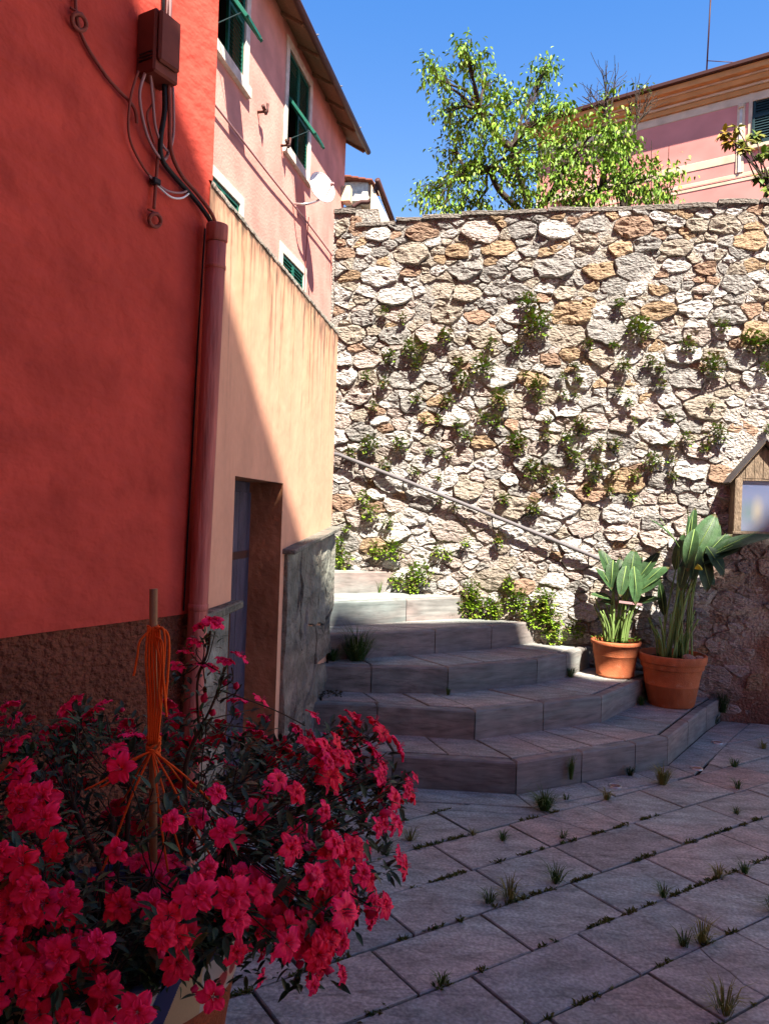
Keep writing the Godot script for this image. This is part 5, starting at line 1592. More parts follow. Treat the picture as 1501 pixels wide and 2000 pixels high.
	for q in [[Vector3(-0.468, 1.345, -1.59), Vector3(-0.492, 1.318, -1.58), Vector3(-0.497, 1.285, -1.58), Vector3(-0.503, 1.245, -1.58)], [Vector3(-0.466, 1.345, -1.588), Vector3(-0.438, 1.337, -1.58), Vector3(-0.432, 1.29, -1.58), Vector3(-0.436, 1.19, -1.58)], [Vector3(-0.466, 1.335, -1.588), Vector3(-0.446, 1.345, -1.578), Vector3(-0.440, 1.30, -1.578), Vector3(-0.446, 1.21, -1.578)], [Vector3(-0.466, 1.325, -1.588), Vector3(-0.445, 1.315, -1.575), Vector3(-0.441, 1.25, -1.575), Vector3(-0.431, 1.165, -1.575)], [Vector3(-0.466, 1.33, -1.588), Vector3(-0.448, 1.27, -1.575), Vector3(-0.449, 1.22, -1.575), Vector3(-0.444, 1.18, -1.575)]]:
		st = mb(true); tube(st, spline(q, 6), 0.0025, 6); obj("loose_end", st, M.twine, tw)
	for e in [Vector3(-0.588, 1.014, -1.56), Vector3(-0.572, 1.005, -1.60), Vector3(-0.545, 0.844, -1.53), Vector3(-0.397, 0.882, -1.50), Vector3(-0.366, 0.899, -1.50), Vector3(-0.318, 0.906, -1.52), Vector3(-0.255, 0.945, -1.56), Vector3(-0.565, 0.93, -1.72), Vector3(-0.41, 0.94, -1.76)]:
		var a := Vector3(-0.462, 1.090, -1.588)
		st = mb(true)
		tube(st, spline([a, a.lerp(e, 0.35) + Vector3(0, 0.006, 0.004), a.lerp(e, 0.7) + Vector3(0, -0.003, 0.003), e], 4), 0.0022, 6)
		obj("guy", st, M.twine, tw)

func pot_band() -> ImageTexture:   # hand-painted ring: pale ground, blue bars, red fruits edged with white
	var W := 1024
	var H := 96
	var im := Image.create(W, H, false, Image.FORMAT_RGB8)
	for x in W:
		for y in H:
			var n := 1.0 + 0.10 * noise.get_noise_2d(x * 1.5, y * 3)
			var c := Vector3(0.42, 0.40, 0.36) * n
			var u := fposmod(x + 96.0, 205.0)
			var bar_ := absf(u - 150.0 + (y - 48) * 0.30)
			if u > 150: c = Vector3(0.46, 0.34, 0.18) * n
			if bar_ < 13: c = Vector3(0.022, 0.028, 0.10) * n
			for f in [Vector2(40, 66), Vector2(72, 62), Vector2(126, 58)]:
				var d := Vector2(u - f.x, (y - f.y) * 0.95).length() + 1.2 * noise.get_noise_2d(x * 8, y * 8)
				if d < 17: c = Vector3(0.60, 0.36, 0.28) * n
				if d < 13.5: c = Vector3(0.30, 0.012, 0.014) * n
			if y < 8: c = Vector3(0.03, 0.035, 0.09) * n
			im.set_pixel(x, y, Color(clampf(c.x, 0, 1), clampf(c.y, 0, 1), clampf(c.z, 0, 1)).linear_to_srgb())
	return ImageTexture.create_from_image(im)

func copies(called: String, mesh: Mesh, m: Material, xs: Array, cs: Array, parent: Node) -> MultiMeshInstance3D:
	var mm := MultiMesh.new()
	mm.transform_format = MultiMesh.TRANSFORM_3D
	mm.use_colors = true
	mm.mesh = mesh
	mesh.surface_set_material(0, m)
	mm.instance_count = xs.size()
	for i in xs.size():
		mm.set_instance_transform(i, xs[i])
		mm.set_instance_color(i, cs[i])
	var o := MultiMeshInstance3D.new()
	o.multimesh = mm
	o.material_override = m
	o.name = called
	parent.add_child(o, true)
	o.set_meta("kind", "stuff")
	return o

# ---------------------------------------------------------------- weeds and grass
var weeds := []
func weed(u: float, y: float, s: float) -> void:
	weeds.append([u, y, s])

const ORD := ["first", "second", "third", "fourth", "fifth", "sixth", "seventh", "eighth", "ninth", "tenth", "11th", "12th", "13th", "14th", "15th", "16th", "17th", "18th", "19th", "20th", "21st", "22nd", "23rd", "24th", "25th", "26th", "27th", "28th", "29th", "30th", "31st", "32nd", "33rd", "34th", "35th", "36th", "37th", "38th", "39th", "40th"]

func make_weeds() -> void:
	plant_weeds()
	weeds.sort_custom(func(a, b): return a[0] < b[0])
	var rank := {}
	for w in weeds:
		var y: float = w[1]
		var s: float = w[2]
		var low: float = stair_level((w[0] as float))
		var band := "at the wall's foot" if y < low + 0.55 else "low on the wall" if y < 2.15 else "halfway up the wall" if y < 2.8 else "high on the wall"
		var size := "big" if s > 0.21 else "medium" if s > 0.145 else "tiny"
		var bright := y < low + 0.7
		var key := size + band
		rank[key] = rank.get(key, -1) + 1
		var st := mb()
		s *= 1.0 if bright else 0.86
		var n := int(16 + s * s * 2300)
		for k in n:
			var a := rng.randf() * TAU
			var r := pow(rng.randf(), 0.8) * s * 0.42
			var o := rng.randf_range(0.01, 0.025 + s * 0.30) * (1.0 - 0.6 * r / (s * 0.5))
			var du := r * cos(a) * rng.randf_range(0.7, 1.0)
			var dy := r * sin(a) * 0.95 - o * 0.25
			var p := on_wall(du, dy, o) - WALL_AT
			var d := (wall_u * du * 3 + Vector3.UP * (dy + s * 0.2) * 2 + wall_n * rng.randf_range(0.1, 0.5) + Vector3(rng.randf_range(-0.1, 0.1), rng.randf_range(-0.1, 0.1), 0)).normalized()
			var g := rng.randf_range(0.7, 1.3)
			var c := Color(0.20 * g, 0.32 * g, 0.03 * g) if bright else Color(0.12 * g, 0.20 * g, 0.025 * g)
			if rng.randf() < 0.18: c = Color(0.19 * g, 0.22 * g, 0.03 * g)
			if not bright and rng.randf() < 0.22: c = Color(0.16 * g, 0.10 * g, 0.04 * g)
			leaflet(st, p, d, rng.randf_range(0.022, 0.042) * (0.8 + s), c, 0.75)
		for k in int(7 + s * 60):
			var a := rng.randf() * TAU
			var e := on_wall(cos(a) * s * 0.4, sin(a) * s * 0.4, 0.02 + s * 0.25) - WALL_AT
			st.set_color(Color(0.13, 0.09, 0.04))
			tube(st, [on_wall(0, -s * 0.1, -0.01) - WALL_AT, e * 0.5 + wall_n * 0.02, e], 0.0016, 3, false)
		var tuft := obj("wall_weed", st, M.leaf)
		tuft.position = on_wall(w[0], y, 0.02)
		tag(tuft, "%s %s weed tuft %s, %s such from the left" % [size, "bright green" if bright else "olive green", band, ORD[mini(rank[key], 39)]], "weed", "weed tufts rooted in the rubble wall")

func grass_tuft(label: String, at: Vector3, r: float, h: float, n: int, tone: Color, group := "grass tufts in the paving joints") -> void:
	var st := mb()
	for k in n:
		var a := rng.randf() * TAU
		var b := Vector3(cos(a), 0, sin(a))
		var foot := b * r * 0.25 * rng.randf()
		var hh := h * rng.randf_range(0.5, 1.1)
		var lean := rng.randf_range(0.2, 1.1) * r
		var side := Vector3(-b.z, 0, b.x) * rng.randf_range(0.0012, 0.0026)
		var g := rng.randf_range(0.65, 1.35)
		st.set_color(Color(tone.r * g, tone.g * g, tone.b * g))
		var p1 := foot + b * lean * 0.35 + Vector3.UP * hh * 0.65
		var p2 := foot + b * lean + Vector3.UP * hh * rng.randf_range(0.55, 1.0)
		quad(st, foot - side, foot + side, p1 + side * 0.8, p1 - side * 0.8)
		tri(st, p1 - side * 0.8, p1 + side * 0.8, p2)
	var o := obj("grass_tuft", st, M.leaf)
	o.position = at
	tag(o, label, "grass tuft", group)

func make_grass() -> void:
	var dry := Color(0.17, 0.17, 0.05)
	var green := Color(0.06, 0.105, 0.025)
	grass_tuft("large arching grass clump at the left end of the third step", Vector3(-0.16, 0.54, -5.47), 0.26, 0.27, 320, Color(0.045, 0.085, 0.02), "")
	grass_tuft("low dark weed clump against the third step's far left corner", Vector3(-0.33, 0.54, -5.42), 0.15, 0.13, 150, Color(0.035, 0.07, 0.015), "")
	grass_tuft("bushy dark grass tuft just in front of the bottom step's corner", Vector3(0.93, 0, -4.21), 0.13, 0.12, 190, green)
	grass_tuft("yellowish spiky grass tuft in the paving in front of the bottom step", Vector3(1.75, 0, -4.69), 0.11, 0.13, 150, dry)
	grass_tuft("leafy weed climbing the bottom step's riser right of its corner", Vector3(1.17, 0.04, -4.60), 0.05, 0.17, 60, green, "")
	grass_tuft("low dark weed at the bottom step's foot, right of the climbing weed", Vector3(1.60, 0.0, -4.83), 0.07, 0.07, 70, Color(0.035, 0.06, 0.015), "")
	grass_tuft("small weed on the second step under the middle of the third riser", Vector3(0.48, 0.36, -5.28), 0.04, 0.07, 34, green, "")
	grass_tuft("weed at the foot of the third step's right end", Vector3(1.50, 0.36, -6.02), 0.09, 0.10, 90, Color(0.07, 0.13, 0.04), "")
	grass_tuft("weed between the large pot and the second step's riser", Vector3(2.03, 0.18, -5.93), 0.08, 0.09, 70, green, "")
	grass_tuft("slim bright weed in front of the top step's riser", Vector3(-0.02, 0.90, -6.66), 0.05, 0.13, 46, Color(0.12, 0.2, 0.03), "")
	grass_tuft("bright weed in front of the fifth step's riser, left of its neighbour", Vector3(0.40, 0.72, -6.44), 0.06, 0.11, 46, Color(0.12, 0.2, 0.03), "")
	grass_tuft("low bright weed in front of the fifth step's riser, near the wall", Vector3(0.58, 0.72, -6.53), 0.07, 0.05, 50, Color(0.16, 0.22, 0.03), "")
	grass_tuft("dark weed in the corner where the bottom step meets the rubble wall", Vector3(2.70, 0.0, -6.16), 0.12, 0.10, 80, Color(0.03, 0.05, 0.015), "")
	grass_tuft("dark weed at the wall's foot right of the large pot", Vector3(2.78, 0.08, -6.20), 0.14, 0.22, 110, Color(0.03, 0.05, 0.015), "")
	var spots := [[0.18, -3.76, 1.0], [0.06, -3.60, 1.1], [0.81, -3.38, 1.2], [0.58, -3.22, 1.3], [0.49, -3.18, 0.9], [1.27, -2.94, 1.3], [1.19, -2.91, 0.9], [2.36, -5.07, 1.0], [2.77, -5.51, 1.0], [1.33, -4.41, 1.0], [2.20, -4.66, 0.9], [1.09, -4.38, 0.7], [1.71, -3.53, 0.9], [1.57, -3.48, 1.0], [1.25, -3.29, 0.9], [1.67, -3.19, 1.2], [1.17, -2.52, 1.4], [0.64, -3.80, 0.8], [0.50, -3.85, 0.6], [0.25, -2.62, 0.7], [2.0, -4.25, 0.7], [0.95, -3.85, 0.7]]
	spots.sort_custom(func(a, b): return a[1] > b[1])
	for i in spots.size():
		grass_tuft("short grass tuft sprouting from a paving joint, %s nearest of the tufts" % ORD[i], Vector3(spots[i][0], -0.005, spots[i][1]), 0.075 * spots[i][2], 0.075 * spots[i][2], int(48 * spots[i][2]), green if i % 3 else dry)
	# moss and seedlings along the joints
	var st := mb()
	var th := deg_to_rad(33.4)
	var A := Vector2(cos(th), -sin(th))
	var B := Vector2(sin(th), cos(th))
	for r in range(-5, 4):
		var b0 := -2.04 + 0.3045 * r
		for k in 800:
			var a := rng.randf_range(1.0, 4.6)
			if noise.get_noise_2d(a * 5.0, r * 13.0) < 0.06: continue
			var q := A * a + B * (b0 + rng.randf_range(-0.010, 0.010))
			if q.y < -4.2: continue
			for j in 3:
				var d := Vector3(rng.randf_range(-1, 1), rng.randf_range(0.3, 1.2), rng.randf_range(-1, 1))
				var g := rng.randf_range(0.5, 1.3)
				leaflet(st, Vector3(q.x, -0.008, q.y), d, rng.randf_range(0.010, 0.026), Color(0.10 * g, 0.125 * g, 0.03 * g), 0.35)
	var moss := obj("joint_moss", st, M.leaf)
	tag(moss, "moss and seedlings growing along the paving joints", "moss", "", "stuff")
	# dead leaves and soil on the steps' left ends
	st = mb()
	for k in 90:
		var q := Vector3(-0.46 + rng.randf() * 0.22, 0.365, -5.05 - rng.randf() * 0.16)
		leaflet(st, q + Vector3.UP * rng.randf() * 0.02, Vector3(rng.randf_range(-1, 1), rng.randf_range(-0.1, 0.4), rng.randf_range(-1, 1)), rng.randf_range(0.015, 0.035), Color(0.07, 0.045, 0.02) * rng.randf_range(0.5, 1.3))
	var litter := obj("leaf_litter", st, M.leaf)
	tag(litter, "dry leaf litter in the corner of the second step by the cladding", "leaf litter", "", "stuff")

# ---------------------------------------------------------------- trees behind the wall
func leaf_mesh(fold := 0.25) -> ArrayMesh:
	var st := mb(true)
	st.set_color(Color.WHITE)
	var rows := []
	for i in 5:
		var t := i / 4.0
		var w := 0.21 * sin(PI * pow(t, 0.8)) + 0.004
		rows.append([Vector3(-w, -0.25 * t * t + w * fold, t), Vector3(0, -0.25 * t * t, t), Vector3(w, -0.25 * t * t + w * fold, t)])
	for i in 4:
		for k in 2: quad(st, rows[i][k], rows[i + 1][k], rows[i + 1][k + 1], rows[i][k + 1])
	st.generate_normals()
	return st.commit()

func limb(st: SurfaceTool, a: Vector3, b: Vector3, r0: float, r1: float, bend: float) -> Array:
	var m1 := a.lerp(b, 0.33) + Vector3(rng.randf_range(-bend, bend), rng.randf_range(-bend, bend) + bend * 0.6, rng.randf_range(-bend, bend))
	var m2 := a.lerp(b, 0.66) + Vector3(rng.randf_range(-bend, bend), rng.randf_range(-bend, bend) + bend * 0.4, rng.randf_range(-bend, bend))
	var line := spline([a, m1, m2, b], 4)
	var rs := []
	for i in line.size(): rs.append(lerpf(r0, r1, float(i) / (line.size() - 1)))
	tube(st, line, rs, 7, false)
	return line

func crown(t: Node3D, c: Array, per: float, leaf_len: float, cols: Array, droop: float, dense := 120.0) -> void:
	var xs := []
	var cs := []
	for q in c:
		var r: float = q[1]
		for s in maxi(2, int(r * dense)):       # sprays: a twig with leaves along it
			var d := Vector3(rng.randfn(), rng.randfn() * 0.9, rng.randfn()).normalized()
			var from: Vector3 = q[0] + d * r * rng.randf_range(0.1, 0.85)
			var dir := (d + Vector3(0, rng.randf_range(-0.7, 0.5), 0)).normalized()
			var tone := rng.randf_range(0.75, 1.25)
			for k in int(per):
				var p: Vector3 = from + dir * k * 0.030 + Vector3(rng.randf_range(-0.03, 0.03), rng.randf_range(-0.03, 0.03), rng.randf_range(-0.03, 0.03))
				var ld := (dir * 0.4 + Vector3(rng.randf_range(-1, 1), rng.randf_range(-1.2, 0.4) - droop, rng.randf_range(-1, 1))).normalized()
				var L := leaf_len * rng.randf_range(0.7, 1.2)
				xs.append(Transform3D(Basis.looking_at(-ld, Vector3(rng.randf_range(-0.6, 0.6), 1, rng.randf_range(-0.6, 0.6))) * Basis.from_scale(Vector3.ONE * L), p))
				var col: Color = cols[rng.randi() % cols.size()]
				var g := tone * rng.randf_range(0.8, 1.2)
				cs.append(Color(col.r * g, col.g * g, col.b * g))
	copies("crown", leaf_mesh(), M.leaf, xs, cs, t)

func make_trees() -> void:
	var t := thing("fruit_tree", "broad bright green fruit tree leaning over the rubble wall from the garden behind", "tree")
	var st := mb(true)
	var root := Vector3(2.0, 3.9, -10.2)
	var fork := Vector3(1.75, 5.2, -9.9)
	limb(st, root, fork, 0.13, 0.10, 0.04)
	obj("trunk", st, M.bark, t)
	var c := []
	tree_clusters(c)
	var main := [Vector3(1.15, 5.95, -9.6), Vector3(1.45, 6.25, -9.7), Vector3(2.1, 6.0, -9.8), Vector3(0.85, 5.85, -9.5), Vector3(2.6, 5.8, -9.8), Vector3(1.0, 6.6, -9.5)]
	var from := [fork, fork, fork, Vector3(1.15, 5.95, -9.6), fork, Vector3(1.45, 6.25, -9.7)]
	for i in main.size():
		st = mb(true)
		limb(st, from[i], main[i], 0.055, 0.03, 0.06)
		for q in c:
			var best := 0
			for k in main.size():
				if (main[k] as Vector3).distance_to(q[0]) < (main[best] as Vector3).distance_to(q[0]): best = k
			if best != i: continue
			var line := limb(st, main[i], q[0], 0.022, 0.008, 0.06)
			for k in 5: limb(st, line[5 + k], q[0] + Vector3(rng.randfn(), rng.randfn(), rng.randfn()).normalized() * q[1] * 0.8, 0.007, 0.003, 0.03)
		obj("limb", st, M.bark, t)
	crown(t, c, 7, 0.066, [Color(0.14, 0.26, 0.025), Color(0.19, 0.32, 0.035), Color(0.09, 0.18, 0.022), Color(0.25, 0.35, 0.05), Color(0.13, 0.22, 0.03)], 0.35, 185.0)
	# the thin half-bare tree on its right
	t = thing("bare_topped_tree", "slender half bare tree with pale twigs standing against the rose house", "tree")
	st = mb(true)
	limb(st, Vector3(2.95, 3.9, -10.2), Vector3(2.97, 5.9, -10.0), 0.07, 0.05, 0.02)
	limb(st, Vector3(2.97, 5.9, -10.0), Vector3(3.09, 6.74, -10), 0.045, 0.022, 0.05)
	limb(st, Vector3(2.90, 5.8, -10.0), Vector3(2.73, 6.9, -10), 0.035, 0.020, 0.05)
	obj("trunk", st, M.bark, t)
	var c2 := []
	for p in [Vector3(2.71, 7.23, -10), Vector3(2.47, 7.19, -10), Vector3(2.80, 7.37, -10), Vector3(2.57, 7.05, -10), Vector3(2.62, 7.45, -10), Vector3(2.38, 7.10, -10)]:
		st = mb(true)
		var line := limb(st, Vector3(2.73, 6.85, -10), p, 0.014, 0.005, 0.03)
		for k in 7: limb(st, line[4 + k], p + Vector3(rng.randf_range(-0.22, 0.22), rng.randf_range(-0.05, 0.2), rng.randf_range(-0.2, 0.2)), 0.005, 0.0025, 0.02)
		obj("limb", st, M.bark, t)
	for p in [Vector3(3.1, 7.31, -10), Vector3(3.13, 7.08, -10), Vector3(3.28, 6.99, -10), Vector3(3.0, 7.02, -10), Vector3(3.35, 7.12, -10)]:
		st = mb(true)
		var line := limb(st, Vector3(3.09, 6.74, -10), p, 0.012, 0.005, 0.03)
		for k in 6: limb(st, line[4 + k], p + Vector3(rng.randf_range(-0.16, 0.16), rng.randf_range(-0.05, 0.16), rng.randf_range(-0.15, 0.15)), 0.005, 0.0025, 0.02)
		obj("limb", st, M.bark, t)
	for q in [[2.75, 7.0, 0.10], [2.85, 7.2, 0.08], [3.1, 7.25, 0.07], [2.98, 6.98, 0.09], [2.70, 7.12, 0.07], [3.18, 6.4, 0.14], [2.9, 6.5, 0.12], [3.02, 6.1, 0.18], [2.85, 5.8, 0.2]]: c2.append([Vector3(q[0], q[1], -10), q[2]])
	crown(t, c2, 6, 0.072, [Color(0.17, 0.28, 0.03), Color(0.26, 0.32, 0.06), Color(0.11, 0.2, 0.03)], 0.3, 55.0)
	t = thing("young_shoots", "upright bare shoots with a few green leaves, on the tree's right above the wall", "shrub")
	st = mb(true)
	for q in [[Vector3(3.45, 4.0, -10), Vector3(3.53, 6.50, -10)], [Vector3(3.4, 4.0, -10), Vector3(3.44, 6.19, -10)], [Vector3(3.35, 4.0, -10), Vector3(3.30, 6.55, -10)], [Vector3(3.5, 5.5, -10), Vector3(3.64, 6.23, -10)], [Vector3(3.4, 5.5, -10), Vector3(3.22, 6.1, -10)]]: limb(st, q[0], q[1], 0.013, 0.004, 0.04)
	obj("stem", st, M.bark, t)
	crown(t, [[Vector3(3.64, 6.15, -10), 0.12], [Vector3(3.36, 6.2, -10), 0.09], [Vector3(3.3, 5.9, -10), 0.16], [Vector3(3.45, 5.75, -10), 0.12], [Vector3(3.6, 6.0, -10), 0.06]], 6, 0.07, [Color(0.17, 0.28, 0.03), Color(0.26, 0.34, 0.03)], 0.2, 70.0)
	# the persimmon-coloured shrub at the right edge
	t = thing("copper_leaved_shrub", "shrub with copper and green leaves reaching over the wall at the right edge", "shrub")
	st = mb(true)
	var stem := Vector3(3.72, 3.95, -7.55)
	limb(st, stem, Vector3(3.66, 4.85, -7.5), 0.03, 0.02, 0.03)
	var hubs := [Vector3(3.21, 5.44, -7.55), Vector3(3.31, 5.47, -7.5), Vector3(3.41, 5.37, -7.55), Vector3(3.54, 5.45, -7.6), Vector3(3.55, 5.22, -7.5), Vector3(3.37, 5.27, -7.5), Vector3(3.24, 5.34, -7.5), Vector3(3.65, 5.07, -7.55), Vector3(3.55, 4.99, -7.5), Vector3(3.68, 5.28, -7.6), Vector3(3.62, 4.86, -7.45), Vector3(3.80, 5.15, -7.6), Vector3(3.78, 4.9, -7.5), Vector3(3.9, 5.3, -7.6)]
	for p in hubs: limb(st, Vector3(3.66, 4.85, -7.5), p, 0.009, 0.004, 0.04)
	obj("stem", st, M.bark, t)
	for p in hubs:
		for k in 19:
			var lf := mb(true)
			var warm := clampf((3.62 - p.x) * 2.4 + rng.randf_range(-0.3, 0.3), 0, 1)
			var col := Color(0.09, 0.15, 0.025).lerp(Color(0.30, 0.17, 0.025), warm * rng.randf_range(0.4, 1.0))
			var d := Vector3(rng.randfn(), rng.randfn() * 0.6 - 0.25, rng.randfn()).normalized()
			blade(lf, p + d * 0.012, d, Vector3(rng.randf_range(-0.5, 0.5), 0.8, 0.6).normalized(), rng.randf_range(0.07, 0.11), rng.randf_range(0.04, 0.055), 0.5, 0.25, col, 0, 5)
			obj("leaf", lf, M.leaf, t)
	# grass on the terrace edge
	st = mb()
	for k in 900:
		var u := rng.randf_range(2.9, 4.4)
		var p := on_wall(u, wall_top(u) - 0.02, rng.randf_range(-0.6, -0.12))
		var g := rng.randf_range(0.7, 1.3)
		leaflet(st, p, Vector3(rng.randf_range(-0.5, 0.5), 1, rng.randf_range(-0.5, 0.5)), rng.randf_range(0.03, 0.10) * clampf((u - 2.7) * 0.8, 0.2, 1), Color(0.11 * g, 0.15 * g, 0.03 * g), 0.2)
	tag(obj("terrace_grass", st, M.leaf), "rough grass along the top of the rubble wall at right", "grass", "", "stuff")

# ---------------------------------------------------------------- everything
func _ready() -> void:
	var cam := Camera3D.new()
	cam.name = "camera"
	add_child(cam)
	cam.fov = 67.38
	cam.near = 0.05
	cam.far = 1200.0
	var roll := asin(0.035)
	cam.transform = Transform3D(Basis(Vector3.BACK, roll), Vector3(0, 1.6, 0))
	cam.current = true
	var env := Environment.new()
	env.background_mode = Environment.BG_SKY
	var sky := ProceduralSkyMaterial.new()
	sky.sky_top_color = Color(0.10, 0.245, 0.425)
	sky.sky_horizon_color = Color(0.50, 0.60, 0.70)
	sky.sky_curve = 0.16
	sky.ground_bottom_color = Color(0.25, 0.22, 0.2)
	sky.ground_horizon_color = Color(0.35, 0.36, 0.36)
	sky.sun_angle_max = 20.0
	env.sky = Sky.new()
	env.sky.sky_material = sky
	env.tonemap_mode = Environment.TONE_MAPPER_LINEAR
	env.tonemap_exposure = 5.5
	env.sdfgi_enabled = true
	env.ssao_enabled = true
	env.ssil_enabled = true
	var we := WorldEnvironment.new()
	we.name = "environment"
	we.environment = env
	add_child(we)
	var sun := DirectionalLight3D.new()
	sun.name = "sun"
	sun.light_color = Color(1.0, 0.965, 0.91)
	sun.light_energy = 1.15
	sun.light_angular_distance = 0.55
	sun.shadow_enabled = true
	add_child(sun)
	sun.look_at_from_position(SUN * 30, Vector3.ZERO, Vector3.UP)

	rng.seed = 20240
	noise.seed = 7
	noise.frequency = 1.0
	noise.fractal_octaves = 3
	wall_u = (WALL_TO - WALL_AT).normalized()
	wall_n = Vector3(-wall_u.z, 0, wall_u.x)
	make_materials()
	make_terrain()
	make_unseen_square()
	make_pavement()
	make_stairs()
	make_rubble_wall()
	make_red_house()
	make_ochre_wall()
	make_pink_house()
	make_rose_house()
	make_far_houses()
	make_trees()
	make_handrail()
	make_shrine()
	make_pots()
	make_azalea()
	make_weeds()
	make_grass()

func plant_blooms() -> void:
	bloom(-0.949, 0.950, -1.991, 4.7); bloom(-0.952, 1.023, -1.963, 2.9); bloom(-0.931, 1.018, -1.986, 2.5); bloom(-0.905, 1.012, -2.011, 2.6); bloom(-0.770, 1.052, -1.961, 5.0)
	bloom(-0.780, 0.981, -2.097, 3.8); bloom(-0.837, 0.971, -2.070, 3.8); bloom(-0.819, 0.941, -2.083, 4.6); bloom(-0.836, 0.910, -2.073, 4.5); bloom(-0.699, 1.025, -2.113, 1.7)
	bloom(-0.730, 0.949, -2.121, 3.5); bloom(-0.684, 0.942, -2.136, 3.9); bloom(-0.619, 1.031, -1.445, 5.0); bloom(-0.807, 0.882, -1.961, 5.0); bloom(-0.752, 0.856, -1.961, 5.0)
	bloom(-0.694, 1.031, -1.525, 5.0); bloom(-0.931, 0.896, -2.004, 2.9); bloom(-0.892, 0.857, -2.025, 4.4); bloom(-0.830, 0.855, -1.716, 5.0); bloom(-0.818, 0.740, -1.992, 4.7)
	bloom(-0.813, 0.720, -1.972, 3.6); bloom(-0.570, 1.011, -1.716, 5.0); bloom(-0.692, 0.767, -2.076, 4.5); bloom(-0.638, 0.770, -1.961, 5.0); bloom(-0.652, 0.705, -2.029, 4.4)
	bloom(-0.688, 0.698, -2.008, 4.4); bloom(-0.522, 0.913, -2.159, 4.7); bloom(-0.463, 0.923, -2.159, 3.9); bloom(-0.542, 0.739, -2.082, 4.6); bloom(-0.503, 0.807, -2.130, 3.1)
	bloom(-0.438, 0.737, -2.079, 2.6); bloom(-0.561, 1.003, -1.248, 5.0); bloom(-0.722, 0.891, -1.525, 5.0); bloom(-0.618, 0.867, -1.525, 5.0); bloom(-0.525, 0.945, -1.248, 5.0)
	bloom(-0.575, 0.943, -1.248, 5.0); bloom(-0.541, 0.861, -1.373, 5.0); bloom(-0.610, 0.833, -1.373, 5.0); bloom(-0.723, 0.758, -1.525, 5.0); bloom(-0.663, 0.595, -1.784, 3.9)
	bloom(-0.648, 0.604, -1.831, 3.3); bloom(-0.508, 0.868, -1.248, 5.0); bloom(-0.644, 0.733, -1.525, 5.0); bloom(-0.628, 0.768, -1.373, 5.0); bloom(-0.658, 0.660, -1.525, 5.0)
	bloom(-0.470, 0.812, -1.307, 5.0); bloom(-0.527, 0.741, -1.373, 5.0); bloom(-0.590, 0.577, -1.600, 5.0); bloom(-0.779, 0.611, -1.649, 4.8); bloom(-0.547, 0.781, -1.615, 5.0)
	bloom(-0.634, 0.644, -1.942, 3.5); bloom(-0.516, 0.725, -1.716, 5.0); bloom(-0.461, 0.837, -1.615, 5.0); bloom(-0.507, 0.597, -1.851, 4.7); bloom(-0.439, 0.796, -1.615, 5.0)
	bloom(-0.422, 0.816, -1.716, 5.0); bloom(-0.284, 0.963, -1.248, 5.0); bloom(-0.372, 0.728, -1.615, 5.0); bloom(-0.473, 0.614, -1.900, 4.2); bloom(-0.323, 0.835, -1.615, 5.0)
	bloom(-0.345, 0.794, -1.615, 5.0); bloom(-0.342, 0.627, -1.897, 3.5); bloom(-0.333, 0.620, -1.872, 4.4); bloom(-0.219, 0.887, -1.445, 5.0); bloom(-0.253, 0.703, -1.615, 5.0)
	bloom(-0.218, 0.775, -1.525, 5.0); bloom(-0.222, 0.634, -1.826, 4.0); bloom(-0.258, 0.605, -1.735, 4.1); bloom(-0.524, 0.573, -1.720, 3.4); bloom(-0.503, 0.571, -1.693, 2.8)
	bloom(-0.486, 0.571, -1.698, 2.2); bloom(-0.323, 0.588, -1.716, 2.5); bloom(-0.259, 0.821, -1.830, 5.0); bloom(-0.176, 0.892, -1.674, 5.0); bloom(-0.377, 0.807, -2.119, 3.9)
	bloom(-0.294, 0.839, -1.961, 5.0); bloom(-0.281, 0.818, -2.099, 4.6); bloom(-0.195, 0.906, -1.830, 5.0); bloom(-0.285, 0.924, -2.127, 4.6); bloom(-0.265, 0.934, -2.120, 3.9)
	bloom(-0.313, 0.909, -2.134, 3.5); bloom(-0.224, 0.914, -2.103, 3.4); bloom(-0.190, 0.975, -2.083, 3.0); bloom(-0.146, 0.980, -2.058, 2.6); bloom(-0.119, 1.060, -1.615, 5.0)
	bloom(-0.124, 1.031, -1.615, 5.0); bloom(-0.132, 0.895, -1.961, 5.0); bloom(-0.103, 1.000, -2.023, 4.4); bloom(-0.066, 1.051, -1.961, 4.6); bloom(-0.058, 1.006, -1.981, 2.9)
	bloom(0.003, 1.045, -1.880, 4.9); bloom(-0.060, 0.954, -1.999, 4.0); bloom(0.002, 0.956, -1.931, 3.9); bloom(-0.022, 0.920, -1.962, 4.3); bloom(-0.028, 0.897, -1.966, 3.2)
	bloom(0.036, 0.896, -1.880, 4.9); bloom(-0.002, 0.870, -1.926, 4.2); bloom(-0.085, 0.895, -2.018, 2.9); bloom(-0.100, 0.829, -2.005, 3.7); bloom(0.054, 0.955, -1.849, 2.7)
	bloom(0.077, 0.982, -1.775, 2.3); bloom(0.067, 0.956, -1.821, 2.7); bloom(-0.050, 0.811, -1.946, 3.9); bloom(-0.140, 0.763, -1.986, 4.3); bloom(-0.087, 0.949, -1.445, 5.0)
	bloom(-0.053, 0.874, -1.615, 5.0); bloom(-0.077, 0.886, -1.525, 5.0); bloom(-0.069, 0.815, -1.615, 5.0); bloom(-0.103, 0.865, -1.445, 5.0); bloom(-0.059, 0.904, -1.323, 5.1)
	bloom(-0.054, 0.698, -1.751, 4.5); bloom(-0.118, 0.779, -1.525, 5.0); bloom(-0.130, 0.830, -1.373, 5.0); bloom(-0.100, 0.741, -1.525, 5.0); bloom(-0.196, 0.620, -1.690, 3.1)
